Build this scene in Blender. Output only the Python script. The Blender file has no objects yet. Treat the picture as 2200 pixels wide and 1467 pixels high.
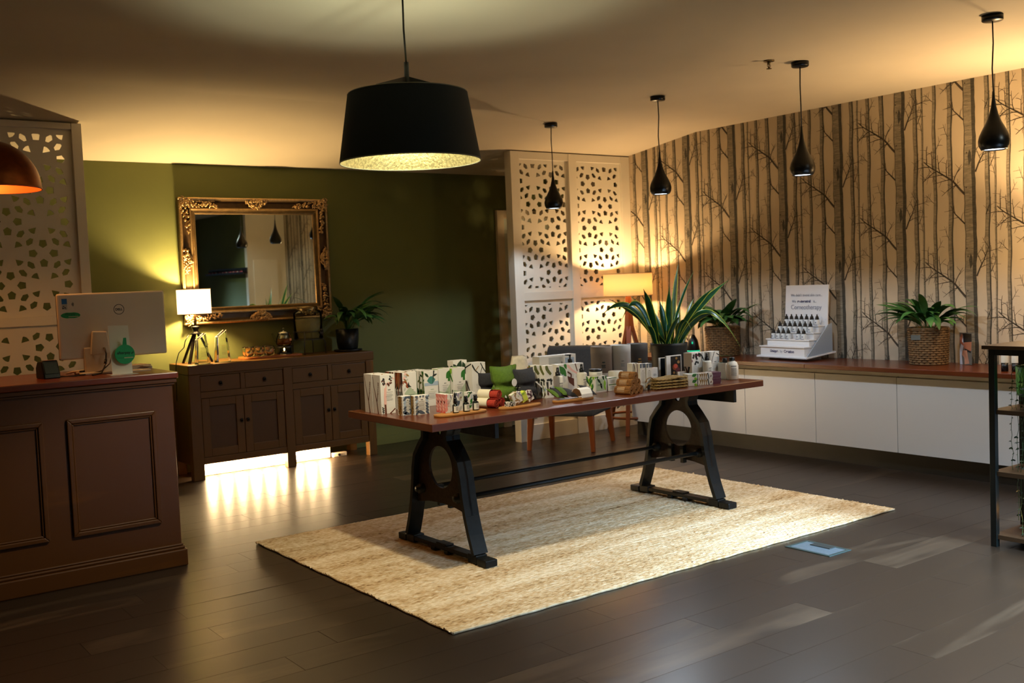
import bpy, bmesh, math, random
from math import sin, cos, pi, radians, sqrt, atan2
from mathutils import Vector, Matrix
SC = bpy.context.scene
COL = SC.collection
# ------------------------------------------------------------------ camera, world, light, exposure
def look_cam():
    r, p, y = 0.04062386, 0.05655038, 0.63423716
    fw = Vector((sin(y)*cos(p), cos(y)*cos(p), -sin(p)))
    rt = Vector((cos(y), -sin(y), 0)); dn = fw.cross(rt)
    r2 = rt*cos(r)+dn*sin(r); d2 = -rt*sin(r)+dn*cos(r)
    m = Matrix((r2, -d2, -fw)).transposed().to_4x4()
    m.translation = Vector((0, 0, 1.40))
    cd = bpy.data.cameras.new('camera'); co = bpy.data.objects.new('camera', cd)
    COL.objects.link(co); co.matrix_world = m
    cd.sensor_width = 36; cd.lens = 36*2182.06/2200; cd.clip_start = .05; cd.clip_end = 60
    cd.dof.use_dof = True; cd.dof.focus_distance = 5.3; cd.dof.aperture_fstop = 4.0
    SC.camera = co
look_cam()
SC.view_settings.view_transform = 'Standard'
try: SC.view_settings.look = 'None'
except Exception: pass
SC.view_settings.exposure = 0.0; SC.view_settings.gamma = 1.0; SC.view_settings.use_curve_mapping = False
w = bpy.data.worlds.new('dusk'); SC.world = w; w.use_nodes = True
w.node_tree.nodes['Background'].inputs[0].default_value = (.42, .62, .9, 1)
w.node_tree.nodes['Background'].inputs[1].default_value = .10
try:
    SC.cycles.use_denoising = True; SC.cycles.max_bounces = 8; SC.cycles.diffuse_bounces = 4
    SC.cycles.caustics_reflective = False; SC.cycles.caustics_refractive = False
    SC.cycles.sample_clamp_indirect = 8
except Exception: pass
def lamp(name, kind, loc, power, color, size=.05, rot=None, **k):
    d = bpy.data.lights.new(name, kind); d.energy = power; d.color = color
    if kind == 'AREA':
        d.shape = 'RECTANGLE'; d.size = size[0]; d.size_y = size[1]
    else: d.shadow_soft_size = size
    for a, b in k.items(): setattr(d, a, b)
    o = bpy.data.objects.new(name, d); COL.objects.link(o); o.location = loc
    if rot: o.rotation_euler = rot
    return o
WARM = (1, .65, .31)
# dusk daylight falling steeply through the high glazing of the shop front behind the camera
d_ = lamp('shop_front_daylight', 'AREA', (4.35, -1.9, 2.35), 400, (.47, .70, 1.0), (2.3, .7), (radians(50), 0, 0)); d_.data.spread = radians(44)
# shaded floor lamp standing just right of the frame by the wallpapered wall: glow of its shade and its open top
lamp('warm_lamp_by_wall', 'POINT', (6.32, 2.98, 1.60), 22, WARM, .12)
lamp('warm_lamp_by_wall_top', 'SPOT', (6.32, 2.98, 1.62), 90, WARM, .08, (radians(180), 0, 0), spot_size=radians(150), spot_blend=.5)
# teardrop pendants: cool downlights
PEND = [(5.15, 6.36), (5.15, 5.16), (5.15, 3.946), (5.15, 2.75)]
for i, (x, y) in enumerate(PEND):
    lamp('pendant_light', 'SPOT', (x, y, 1.985), 46, (.74, .86, 1.0), .04, (0, 0, 0), spot_size=radians(146), spot_blend=.25)
DRUM = (2.281, 3.781)
lamp('drum_bulb', 'POINT', (DRUM[0], DRUM[1], 2.10), 20, (.96, 1, .70), .035)
lamp('drum_bulb_down', 'SPOT', (DRUM[0], DRUM[1], 2.09), 92, (1, .86, .62), .05, (0, 0, 0), spot_size=radians(124), spot_blend=.3)
lamp('copper_bulb', 'POINT', (.955, 5.62, 2.06), 16, (1, .45, .12), .04)
# unseen neutral spot added to brighten the alcove wall, near wallpaper and floor
lamp('added_fill_spot', 'SPOT', (4.9, .75, 2.655), 60, (.84, .95, .92), .05, (radians(12), 0, 0), spot_size=radians(150), spot_blend=.4)
TLAMP = (2.72, 7.87); FLAMP = (6.36, 6.83)
lamp('table_lamp_bulb', 'POINT', (TLAMP[0], TLAMP[1], 1.37), 120, (1, .66, .28), .03)
lamp('floor_lamp_bulb', 'POINT', (FLAMP[0], FLAMP[1], 1.36), 42, WARM, .03)

# ------------------------------------------------------------------ materials
def lin(h):
    if isinstance(h, str):
        h = h.lstrip('#'); c = [int(h[i:i+2], 16)/255 for i in (0, 2, 4)]
        return tuple((x/12.92 if x <= .04045 else ((x+.055)/1.055)**2.4) for x in c)+(1,)
    return tuple(h)+(1,) if len(h) == 3 else tuple(h)
MC = {}
def base_mat(name):
    m = bpy.data.materials.new(name); m.use_nodes = True
    nt = m.node_tree; b = nt.nodes['Principled BSDF']
    return m, nt, b
def mat(name, col=None, rough=.5, metal=0, spec=.5, emit=None, es=0, trans=0, ior=1.45, alpha=1, noise=0, nscale=40, bump=0, coat=0, nstretch=None):
    if name in MC: return MC[name]
    m, nt, b = base_mat(name); MC[name] = m
    c = lin(col); b.inputs['Base Color'].default_value = c
    b.inputs['Roughness'].default_value = rough; b.inputs['Metallic'].default_value = metal
    b.inputs['Specular IOR Level'].default_value = spec; b.inputs['IOR'].default_value = ior
    b.inputs['Transmission Weight'].default_value = trans; b.inputs['Alpha'].default_value = alpha
    b.inputs['Coat Weight'].default_value = coat
    if emit: b.inputs['Emission Color'].default_value = lin(emit); b.inputs['Emission Strength'].default_value = es
    if noise or bump:
        tc = nt.nodes.new('ShaderNodeTexCoord'); n = nt.nodes.new('ShaderNodeTexNoise')
        n.inputs['Scale'].default_value = nscale; n.inputs['Detail'].default_value = 4
        if nstretch:
            mp = nt.nodes.new('ShaderNodeMapping'); mp.inputs['Scale'].default_value = nstretch
            nt.links.new(tc.outputs['Object'], mp.inputs[0]); nt.links.new(mp.outputs[0], n.inputs['Vector'])
        else: nt.links.new(tc.outputs['Object'], n.inputs['Vector'])
        if noise:
            mx = nt.nodes.new('ShaderNodeMix'); mx.data_type = 'RGBA'; mx.blend_type = 'MULTIPLY'
            mx.inputs[0].default_value = 1
            cr = nt.nodes.new('ShaderNodeValToRGB'); lo = 1-noise
            cr.color_ramp.elements[0].color = (lo, lo, lo, 1); cr.color_ramp.elements[1].color = (1+noise*.4,)*3+(1,)
            cr.color_ramp.elements[0].position = .3; cr.color_ramp.elements[1].position = .7
            nt.links.new(n.outputs['Fac'], cr.inputs[0]); mx.inputs[6].default_value = c
            nt.links.new(cr.outputs[0], mx.inputs[7]); nt.links.new(mx.outputs[2], b.inputs['Base Color'])
        if bump:
            bp = nt.nodes.new('ShaderNodeBump'); bp.inputs['Strength'].default_value = bump; bp.inputs['Distance'].default_value = .004
            nt.links.new(n.outputs['Fac'], bp.inputs['Height']); nt.links.new(bp.outputs[0], b.inputs['Normal'])
    return m
def wood(name, dark, light, rough=.4, axis=0, scale=6, coat=0, rnd=False, knots=True, bump=.08):
    if name in MC: return MC[name]
    m, nt, b = base_mat(name); MC[name] = m
    N = nt.nodes.new; L = nt.links.new
    tc = N('ShaderNodeTexCoord'); mp = N('ShaderNodeMapping')
    s = [scale*5, scale*5, scale*5]; s[axis] = scale*.35
    mp.inputs['Scale'].default_value = s
    vec = tc.outputs['Object']
    if rnd:
        oi = N('ShaderNodeObjectInfo'); va = N('ShaderNodeVectorMath'); va.operation = 'ADD'
        ml = N('ShaderNodeMath'); ml.operation = 'MULTIPLY'; ml.inputs[1].default_value = 37.0
        L(oi.outputs['Random'], ml.inputs[0]); L(vec, va.inputs[0]); L(ml.outputs[0], va.inputs[1]); vec = va.outputs[0]
    L(vec, mp.inputs[0])
    n1 = N('ShaderNodeTexNoise'); n1.inputs['Scale'].default_value = 1; n1.inputs['Detail'].default_value = 6; n1.inputs['Roughness'].default_value = .65
    n1.inputs['Distortion'].default_value = .6
    L(mp.outputs[0], n1.inputs['Vector'])
    mp2 = N('ShaderNodeMapping'); s2 = [scale*.9]*3; s2[axis] = scale*.22; mp2.inputs['Scale'].default_value = s2; L(vec, mp2.inputs[0])
    n2 = N('ShaderNodeTexNoise'); n2.inputs['Scale'].default_value = 1; n2.inputs['Detail'].default_value = 3; n2.inputs['Distortion'].default_value = 1.5
    L(mp2.outputs[0], n2.inputs['Vector'])
    a = N('ShaderNodeMath'); a.operation = 'MULTIPLY_ADD'; a.inputs[1].default_value = .10
    h = N('ShaderNodeMath'); h.operation = 'MULTIPLY'; h.inputs[1].default_value = .45
    L(n2.outputs['Fac'], h.inputs[0]); L(n1.outputs['Fac'], a.inputs[0]); L(h.outputs[0], a.inputs[2])
    fac = a.outputs[0]
    if rnd:
        ad = N('ShaderNodeMath'); ad.operation = 'MULTIPLY_ADD'; ad.inputs[1].default_value = .22; ad.inputs[2].default_value = -.11
        L(oi.outputs['Random'], ad.inputs[0]); a2 = N('ShaderNodeMath'); a2.operation = 'ADD'
        L(fac, a2.inputs[0]); L(ad.outputs[0], a2.inputs[1]); fac = a2.outputs[0]
    cr = N('ShaderNodeValToRGB'); cr.color_ramp.elements[0].color = lin(dark); cr.color_ramp.elements[1].color = lin(light)
    cr.color_ramp.elements[0].position = .33; cr.color_ramp.elements[1].position = .68
    L(fac, cr.inputs[0]); L(cr.outputs[0], b.inputs['Base Color'])
    b.inputs['Specular IOR Level'].default_value = .32; b.inputs['Roughness'].default_value = rough; b.inputs['Coat Weight'].default_value = coat; b.inputs['Coat Roughness'].default_value = .25
    if bump:
        bp = N('ShaderNodeBump'); bp.inputs['Strength'].default_value = bump; bp.inputs['Distance'].default_value = .003
        L(n1.outputs['Fac'], bp.inputs['Height']); L(bp.outputs[0], b.inputs['Normal'])
    return m
def shade_mat(name, col, es, ecol):
    """lit lampshade cloth: diffuse + translucent, with the glow of the lamp inside"""
    if name in MC: return MC[name]
    m, nt, b = base_mat(name); MC[name] = m; N = nt.nodes.new; L = nt.links.new
    d = N('ShaderNodeBsdfDiffuse'); t = N('ShaderNodeBsdfTranslucent'); mx = N('ShaderNodeMixShader'); e = N('ShaderNodeEmission'); ad = N('ShaderNodeAddShader')
    d.inputs[0].default_value = lin(col); t.inputs[0].default_value = lin(col); mx.inputs[0].default_value = .45
    e.inputs[0].default_value = lin(ecol); e.inputs[1].default_value = es
    L(d.outputs[0], mx.inputs[1]); L(t.outputs[0], mx.inputs[2]); L(mx.outputs[0], ad.inputs[0]); L(e.outputs[0], ad.inputs[1])
    L(ad.outputs[0], nt.nodes['Material Output'].inputs[0]); return m
def glass(name, col=(1, 1, 1), rough=0, tint=1):
    if name in MC: return MC[name]
    m, nt, b = base_mat(name); MC[name] = m; N = nt.nodes.new; L = nt.links.new
    g = N('ShaderNodeBsdfGlass'); g.inputs[0].default_value = lin(col); g.inputs['Roughness'].default_value = rough; g.inputs['IOR'].default_value = 1.45
    L(g.outputs[0], nt.nodes['Material Output'].inputs[0]); return m
def thin_glass(name, col=(1, 1, 1), refl=.12):
    if name in MC: return MC[name]
    m, nt, b = base_mat(name); MC[name] = m; N = nt.nodes.new; L = nt.links.new
    t = N('ShaderNodeBsdfTransparent'); t.inputs[0].default_value = lin(col); g = N('ShaderNodeBsdfGlossy'); g.inputs['Roughness'].default_value = .03
    f = N('ShaderNodeLayerWeight'); f.inputs[0].default_value = .12; mx = N('ShaderNodeMixShader')
    L(f.outputs['Fresnel'], mx.inputs[0]); L(t.outputs[0], mx.inputs[1]); L(g.outputs[0], mx.inputs[2]); L(mx.outputs[0], nt.nodes['Material Output'].inputs[0]); return m
def haze_glass(name, col, dif, amt):
    """liquid that is partly see-through, partly scattering"""
    if name in MC: return MC[name]
    m, nt, b = base_mat(name); MC[name] = m; N = nt.nodes.new; L = nt.links.new
    t = N('ShaderNodeBsdfTransparent'); t.inputs[0].default_value = lin(col); d = N('ShaderNodeBsdfDiffuse'); d.inputs[0].default_value = lin(dif); mx = N('ShaderNodeMixShader'); mx.inputs[0].default_value = amt
    L(t.outputs[0], mx.inputs[1]); L(d.outputs[0], mx.inputs[2]); L(mx.outputs[0], nt.nodes['Material Output'].inputs[0]); return m
# ------------------------------------------------------------------ mesh builder
class G:
    def __init__(s): s.v = []; s.f = []; s.m = []; s.s = []
    def add(s, vs, fs, mi=0, sm=False):
        o = len(s.v); s.v += [tuple(p) for p in vs]
        for f in fs: s.f.append([i+o for i in f]); s.m.append(mi); s.s.append(sm)
        return s
    def box(s, x0, x1, y0, y1, z0, z1, mi=0):
        v = [(x, y, z) for z in (z0, z1) for y in (y0, y1) for x in (x0, x1)]
        return s.add(v, [(0, 2, 3, 1), (4, 5, 7, 6), (0, 1, 5, 4), (2, 6, 7, 3), (0, 4, 6, 2), (1, 3, 7, 5)], mi)
    def cbox(s, c, d, mi=0):
        return s.box(c[0]-d[0]/2, c[0]+d[0]/2, c[1]-d[1]/2, c[1]+d[1]/2, c[2]-d[2]/2, c[2]+d[2]/2, mi)
    def beam(s, p0, p1, w, h, w1=None, h1=None, mi=0, up=(0, 0, 1)):
        p0 = Vector(p0); p1 = Vector(p1); d = (p1-p0).normalized(); u = Vector(up)
        if abs(d.dot(u)) > .97: u = Vector((0, 1, 0))
        a = d.cross(u).normalized(); b = a.cross(d)
        w1 = w if w1 is None else w1; h1 = h if h1 is None else h1; v = []
        for p, ww, hh in ((p0, w, h), (p1, w1, h1)):
            for sa, sb in ((-1, -1), (1, -1), (1, 1), (-1, 1)): v.append(p+a*sa*ww/2+b*sb*hh/2)
        return s.add(v, [(0, 1, 2, 3), (7, 6, 5, 4), (0, 4, 5, 1), (1, 5, 6, 2), (2, 6, 7, 3), (3, 7, 4, 0)], mi)
    def tube(s, pts, r, n=8, mi=0, closed=False, caps=True, sm=True, flat=1):
        pts = [Vector(p) for p in pts]; k = len(pts); rs = r if isinstance(r, (list, tuple)) else [r]*k
        v = []; prev = None
        for i, p in enumerate(pts):
            if closed: d = pts[(i+1) % k]-pts[i-1]
            else: d = pts[min(i+1, k-1)]-pts[max(i-1, 0)]
            d.normalize()
            if prev is None:
                u = Vector((0, 0, 1)) if abs(d.z) < .9 else Vector((1, 0, 0)); a = d.cross(u).normalized()
            else:
                a = prev-d*prev.dot(d)
                a = a.normalized() if a.length > 1e-6 else d.orthogonal().normalized()
            prev = a; b = d.cross(a)
            for j in range(n):
                t = 2*pi*j/n; v.append(p+(a*cos(t)+b*sin(t)*flat)*rs[i])
        f = []
        for i in range(k if closed else k-1):
            for j in range(n):
                a0 = i*n+j; a1 = i*n+(j+1) % n; b0 = ((i+1) % k)*n+j; b1 = ((i+1) % k)*n+(j+1) % n
                f.append((a0, a1, b1, b0))
        s.add(v, f, mi, sm)
        if caps and not closed:
            o = len(s.v)-len(v)
            s.f.append([o+j for j in range(n)][::-1]); s.m.append(mi); s.s.append(False)
            s.f.append([o+(k-1)*n+j for j in range(n)]); s.m.append(mi); s.s.append(False)
        return s
    def cyl(s, c, r, z0, z1, n=20, mi=0, r1=None, sm=True):
        return s.lathe([(0, z0), (r, z0), (r if r1 is None else r1, z1), (0, z1)], n, c, mi, sm)
    def lathe(s, prof, n=24, c=(0, 0), mi=0, sm=True, mis=None, arc=None):
        v = []; k = len(prof); a0, a1 = (0, 2*pi) if arc is None else arc; full = arc is None; nn = n if full else n+1
        for r, z in prof:
            for j in range(nn):
                t = a0+(a1-a0)*j/n; v.append((c[0]+r*cos(t), c[1]+r*sin(t), z))
        for i in range(k-1):
            f = []
            for j in range(n):
                j2 = (j+1) % nn; q = (i*nn+j, i*nn+j2, (i+1)*nn+j2, (i+1)*nn+j)
                if prof[i][0] < 1e-6: q = (q[0], q[2], q[3])
                elif prof[i+1][0] < 1e-6: q = (q[0], q[1], q[2])
                f.append(q)
            o = len(s.v) if i == 0 else o
            if i == 0: s.v += v
            for q in f: s.f.append([x+o for x in q]); s.m.append(mi if mis is None else mis[i]); s.s.append(sm)
        return s
    def prism(s, poly, fn, t0, t1, mi=0, sm=False):
        """poly in (a,b); fn(a,b,t)->xyz; extruded between t0 and t1"""
        n = len(poly); v = [fn(a, b, t0) for a, b in poly]+[fn(a, b, t1) for a, b in poly]
        f = [tuple(range(n))[::-1], tuple(range(n, 2*n))]
        s.add(v, f, mi); o = len(s.v)-2*n
        for i in range(n):
            j = (i+1) % n; s.f.append([o+i, o+j, o+n+j, o+n+i]); s.m.append(mi); s.s.append(sm)
        return s
    def ball(s, c, r, mi=0, n=10, k=6, sz=1):
        return s.lathe([(r*sin(pi*i/k) if 0 < i < k else 0, c[2]-r*sz*cos(pi*i/k)) for i in range(k+1)], n, c, mi)
    def xf(s, M):
        s.v = [tuple(M @ Vector(p)) for p in s.v]; return s
    def obj(s, name, mats, parent=None, loc=(0, 0, 0), rz=0, bevel=0, seg=2, label=None, kind=None, sub=0, rot=None, recalc=True):
        me = bpy.data.meshes.new(name); me.from_pydata(s.v, [], s.f)
        if not isinstance(mats, (list, tuple)): mats = [mats]
        for m in mats: me.materials.append(m)
        me.polygons.foreach_set('material_index', s.m); me.polygons.foreach_set('use_smooth', s.s)
        if recalc:
            bm = bmesh.new(); bm.from_mesh(me); bmesh.ops.recalc_face_normals(bm, faces=bm.faces); bm.to_mesh(me); bm.free()
        me.update()
        o = bpy.data.objects.new(name, me); COL.objects.link(o); o.location = loc; o.rotation_euler = rot or (0, 0, rz)
        if parent: o.parent = parent
        if bevel:
            md = o.modifiers.new('bevel', 'BEVEL'); md.width = bevel; md.segments = seg; md.limit_method = 'ANGLE'; md.angle_limit = radians(40)
        if sub:
            md = o.modifiers.new('sub', 'SUBSURF'); md.levels = sub; md.render_levels = sub
        if label: o['label'] = label
        if kind: o['kind'] = kind
        return o
def tag(o, label, cat, group=None):
    o['label'] = label; o['category'] = cat
    if group: o['group'] = group
    return o
def thing(name, label, cat, loc=(0, 0, 0), rz=0, group=None):
    o = bpy.data.objects.new(name, None); COL.objects.link(o); o.location = loc; o.rotation_euler = (0, 0, rz); o.empty_display_size = .05
    return tag(o, label, cat, group)
def dup(root, loc, rz=None, label=None, group=None):
    r = root.copy(); COL.objects.link(r); r.location = loc
    if rz is not None: r.rotation_euler = (0, 0, rz)
    if label: r['label'] = label
    if group: r['group'] = group
    for ch in list(root.children):
        c = ch.copy(); COL.objects.link(c); c.parent = r
        for g in list(ch.children):
            d = g.copy(); COL.objects.link(d); d.parent = c
    return r
def struct(o): o['kind'] = 'structure'; return o
def text(s, size, m, parent, loc, rot, name='lettering', ext=.0004, align='CENTER', bold=0):
    cu = bpy.data.curves.new(name, 'FONT'); cu.body = s; cu.size = size; cu.align_x = align; cu.extrude = ext; cu.offset = bold
    tmp = bpy.data.objects.new(name+'_t', cu); COL.objects.link(tmp)
    me = bpy.data.meshes.new_from_object(tmp.evaluated_get(bpy.context.evaluated_depsgraph_get())); bpy.data.objects.remove(tmp); bpy.data.curves.remove(cu)
    me.name = name; me.materials.clear(); me.materials.append(m); o = bpy.data.objects.new(name, me); COL.objects.link(o); o.location = loc; o.rotation_euler = rot
    if parent: o.parent = parent
    return o
def poly2mesh(outer, holes, th, name, m, parent=None, bevel=0):
    """flat plate in XZ with holes, thickness th along Y (centred)"""
    cu = bpy.data.curves.new(name+'_c', 'CURVE'); cu.dimensions = '2D'; cu.fill_mode = 'BOTH'; cu.extrude = th/2
    for pl in [outer]+holes:
        sp = cu.splines.new('POLY'); sp.points.add(len(pl)-1); sp.use_cyclic_u = True
        for p, (a, b) in zip(sp.points, pl): p.co = (a, b, 0, 1)
    t = bpy.data.objects.new(name+'_t', cu); COL.objects.link(t)
    dg = bpy.context.evaluated_depsgraph_get(); dg.update()
    me = bpy.data.meshes.new_from_object(t.evaluated_get(dg)); bpy.data.objects.remove(t); bpy.data.curves.remove(cu)
    me.transform(Matrix.Rotation(pi/2, 4, 'X')); me.materials.clear(); me.materials.append(m); me.name = name
    for p in me.polygons: p.use_smooth = False
    o = bpy.data.objects.new(name, me); COL.objects.link(o)
    if parent: o.parent = parent
    return o
RND = random.Random(7)
# ------------------------------------------------------------------ room
XR, YB, ZC, YS, ZB = 6.718, 8.065, 2.67, 6.28, 2.456     # right wall, back wall, ceiling, start of the raked part, height at the back
def ceil_z(y): return ZC if y < YS else ZC-(y-YS)*(ZC-ZB)/(YB-YS)
m_green = mat('wall_green', '#626838', .75, noise=.06, nscale=3)
m_white = mat('wall_white', '#d9d2c2', .7, noise=.04, nscale=4)
m_ceil = mat('ceiling_paint', '#d8cdb8', .85, noise=.05, nscale=1.5)
m_trimw = mat('white_gloss_paint', '#e2dccd', .4, noise=.03, nscale=6)
m_paper = mat('wallpaper_ground', '#c2b299', .8, noise=.05, nscale=5)
m_bark = mat('print_bark', '#8f8470', .85, noise=.4, nscale=30, nstretch=(.3, .5, 3))
m_barkd = mat('print_bark_shade', '#4a463c', .85, noise=.35, nscale=40, nstretch=(.3, .5, 3))
m_twig = mat('print_twig', '#453c30', .85)
m_slab = mat('floor_joint', '#15110d', .6)
m_plank = wood('vinyl_plank', '#281d13', '#6f5b45', .36, axis=0, scale=4.2, rnd=True, bump=.03, coat=.35)
struct(G().box(-2.8, 7.2, -2.7, 8.3, -.12, -.006).obj('floor', m_slab))
FLOOR = bpy.data.objects['floor']
PW, PL = .1835, 1.22
pm = G().box(0, PL-.0016, 0, PW-.0016, -.02, 0)
plank0 = pm.obj('plank', m_plank, FLOOR, (0, 0, -9)); first = True; count = 0
rest = G()
for r in range(int((YB+2.6)/PW)+1):
    y = YB-.012-(r+1)*PW; off = RND.uniform(0, PL)
    x = -2.7-off
    while x < XR-.02:
        x2 = min(x+PL, XR-.012)
        inview = y > 1.45 and x2 > max(.15, 2.9-y*.62 if y < 4.3 else .15) and x < 6.25 and x2-x > .2
        if inview and count < 270 and x+PL <= XR and x >= -1.4:
            if first: o = plank0; first = False
            else: o = plank0.copy(); COL.objects.link(o)
            o.parent = FLOOR; o.location = (x, y, RND.uniform(-.0002, .0002)); count += 1
        else:
            rest.box(max(x, -2.7), x2-.0016, y, y+PW-.0016, -.02, 0)
        x += PL
rest.obj('plank_field', m_plank, FLOOR, kind='stuff')
# ceiling: flat, then raked down to the back wall
g = G(); P = [(-2.2, ZC), (YS, ZC), (YB+.1, ceil_z(YB+.1)), (YB+.1, ceil_z(YB+.1)+.12), (YS, ZC+.12), (-2.2, ZC+.12)]
g.prism(P, lambda a, b, t: (t, a, b), -2.8, 7.2); struct(g.obj('ceiling', m_ceil))
struct(G().box(-2.8, XR+.1, YB, YB+.1, -.05, ZB+.03).obj('wall_back', m_green))
P = [(.444, -.05), (YB+.1, -.05), (YB+.1, ceil_z(YB+.1)+.02), (YS, ZC+.02), (.444, ZC+.02)]
WR = struct(G().prism(P, lambda a, b, t: (t, a, b), XR, XR+.1).obj('wall_right', m_paper))
struct(G().box(-2.8, -2.7, -2.8, YB+.1, -.05, ZC+.03).obj('wall_left', m_white))
struct(G().box(6.076, XR+.1, .344, .444, -.05, ZC+.03).obj('wall_alcove', m_white))
struct(G().box(6.076, 6.176, -2.2, .344, -.05, ZC+.03).obj('wall_side', m_green))
FY = -2.1
g = G().box(-2.8, 3.1, FY-.1, FY, -.05, ZC+.03).box(3.1, 6.1, FY-.1, FY, 2.45, ZC+.03).box(5.95, 6.1, FY-.1, FY, -.05, 2.45)
struct(g.obj('wall_front', m_white))
m_alu = mat('dark_aluminium', '#23262a', .4, .6)
wf = struct(G().box(3.1, 5.95, FY-.07, FY-.03, 0, .08).box(3.1, 5.95, FY-.07, FY-.03, 2.37, 2.45).box(3.1, 3.18, FY-.07, FY-.03, .08, 2.37).box(5.87, 5.95, FY-.07, FY-.03, .08, 2.37).box(4.45, 4.51, FY-.07, FY-.03, .08, 2.37).obj('window_1', m_alu))
struct(G().box(3.18, 4.45, FY-.055, FY-.049, .08, 2.37).box(4.51, 5.87, FY-.055, FY-.049, .08, 2.37).obj('window_pane', thin_glass('pane_glass'), wf))
o = G().box(-2.7, 5.78, YB-.014, YB, 0, .075).obj('baseboard_back', m_green, bevel=.003); struct(o)
# plain door in the alcove wall, seen in the mirror
d = struct(G().box(6.17, 6.57, .444, .459, .02, 1.88).obj('door_2', m_trimw, bevel=.004))
# door in the back wall, half behind the white screen
d1 = struct(G().box(5.87, 6.63, YB-.02, YB-.004, .01, 2.04).obj('door_1', mat('door_paint', '#c3c9b6', .5)))
m_jamb = mat('door_jamb_paint', '#c8b899', .5)
g = G().box(5.787, 5.87, YB-.035, YB, 0, 2.12).box(6.63, 6.712, YB-.035, YB, 0, 2.12).box(5.87, 6.63, YB-.035, YB, 2.04, 2.12)
g.obj('door_frame', m_jamb, d1, bevel=.003)
m_chrome = mat('brushed_chrome', '#c4c6c4', .22, 1)
g = G().cyl((0, 0), .026, 0, .012, 16).xf(Matrix.Translation((5.93, YB-.02, 1.03)) @ Matrix.Rotation(pi/2, 4, 'X'))
g.tube([(5.93, YB-.03, 1.03), (5.93, YB-.075, 1.03), (5.945, YB-.08, 1.03), (6.05, YB-.08, 1.03)], .009, 8)
g.obj('door_handle', m_chrome, d1, label='chrome lever handle')
# wallpaper: flat print of bare birch trunks, half-drop repeat
def clip(poly, lo, hi, ax):
    for k, lim, s in ((ax, lo, 1), (ax, hi, -1)):
        out = []
        for i in range(len(poly)):
            p, q = poly[i-1], poly[i]; a = (p[k]-lim)*s; b = (q[k]-lim)*s
            if (a >= 0) != (b >= 0):
                t = a/(a-b); out.append(tuple(p[j]+(q[j]-p[j])*t for j in (0, 1)))
            if b >= 0: out.append(q)
        poly = out
        if not poly: return []
    return poly
TW, TH = .5285, .71
tile = []                       # (layer, material, polygon in (a, z)), a grows towards the camera
def trunk(a, w, ph, layer, split=.68):
    n = 22
    def cx(z): return a+min(w*.10, .0032)*(sin(2*pi*z/TH+ph)+.6*sin(4*pi*z/TH+ph*2))
    def hw(z): return w/2*(1+.04*sin(6*pi*z/TH+ph*3)+.03*sin(14*pi*z/TH+ph))
    for i in range(n):
        z0, z1 = TH*i/n, TH*(i+1)/n
        c0, c1, h0, h1 = cx(z0), cx(z1), hw(z0), hw(z1)
        e = split*2-1
        tile.append((layer, 0, [(c0-h0, z0), (c0+h0*e, z0), (c1+h1*e, z1), (c1-h1, z1)]))
        tile.append((layer, 1, [(c0+h0*e, z0), (c0+h0, z0), (c1+h1, z1), (c1+h1*e, z1)]))
        tile.append((layer, 1, [(c0-h0, z0), (c0-h0*.9, z0), (c1-h1*.9, z1), (c1-h1, z1)]))
        if w > .02:                                   # bark rings printed as short dark dashes
            for q in range(2 if w > .05 else 1):
                zz = z0+RND.random()*TH/n; l = w*RND.uniform(.15, .5); aa = c0-h0*.9+RND.random()*h0
                tile.append((layer, 1, [(aa, zz), (aa+l, zz+.001), (aa+l, zz+.0022), (aa, zz+.0016)]))
def ribbon(pts, w0, w1, layer):
    n = len(pts)
    for i in range(n-1):
        p, q = pts[i], pts[i+1]; d = Vector((q[0]-p[0], q[1]-p[1])); d.normalize(); nx, nz = -d.y, d.x
        a = (w0+(w1-w0)*i/(n-1))/2; b = (w0+(w1-w0)*(i+1)/(n-1))/2
        tile.append((layer, 2, [(p[0]-nx*a, p[1]-nz*a), (p[0]+nx*a, p[1]+nz*a), (q[0]+nx*b, q[1]+nz*b), (q[0]-nx*b, q[1]-nz*b)]))
def branch(a, z, ang, ln, w, depth, layer, side=1, curl=0):
    n = max(4, int(ln/.03)); pts = [(a, z)]; an = ang
    for i in range(n):
        an += RND.uniform(-.16, .16)+curl/n; pts.append((pts[-1][0]+cos(an)*ln/n, pts[-1][1]+sin(an)*ln/n))
    ribbon(pts, w, max(w*.35, .0017), layer)
    if depth > 0:
        k = max(3, int(ln/.040))
        for j in range(k):
            i = int(n*(.25+.75*(j+.5)/k)); i = min(i, n-1)
            sd = side if j % 2 == 0 else -side
            branch(pts[i][0], pts[i][1], ang+sd*RND.uniform(.55, 1.0), min(.13, ln*RND.uniform(.30, .50)), max(.0026, w*.40), depth-1, layer, -sd, curl=sd*.3)
trunk(.386, .036, 1.0, 0); trunk(.178, .013, 2.2, 0); trunk(.270, .027, .3, 1); trunk(.124, .033, 4.0, 2)
branch(.11, .30, 1.15, .12, .005, 1, 2); branch(.14, .62, 1.0, .11, .005, 1, 2); branch(.386, .12, .9, .10, .004, 1, 0); branch(.37, .5, 2.2, .10, .004, 1, 0)
branch(.27, .40, 1.0, .11, .004, 1, 1); branch(.26, .05, 2.3, .09, .004, 1, 1); branch(.178, .2, 1.0, .12, .003, 1, 0); branch(.178, .55, 1.9, .10, .003, 1, 0)
branch(-.038, .448, 2.45, .40, .016, 2, 3, 1, curl=.35); branch(-.04, .245, 2.55, .17, .011, 1, 3, -1, curl=-.6); branch(.04, .593, 1.1, .24, .011, 2, 3, -1, curl=.1)
trunk(0, .084, 0, 4)
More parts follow.
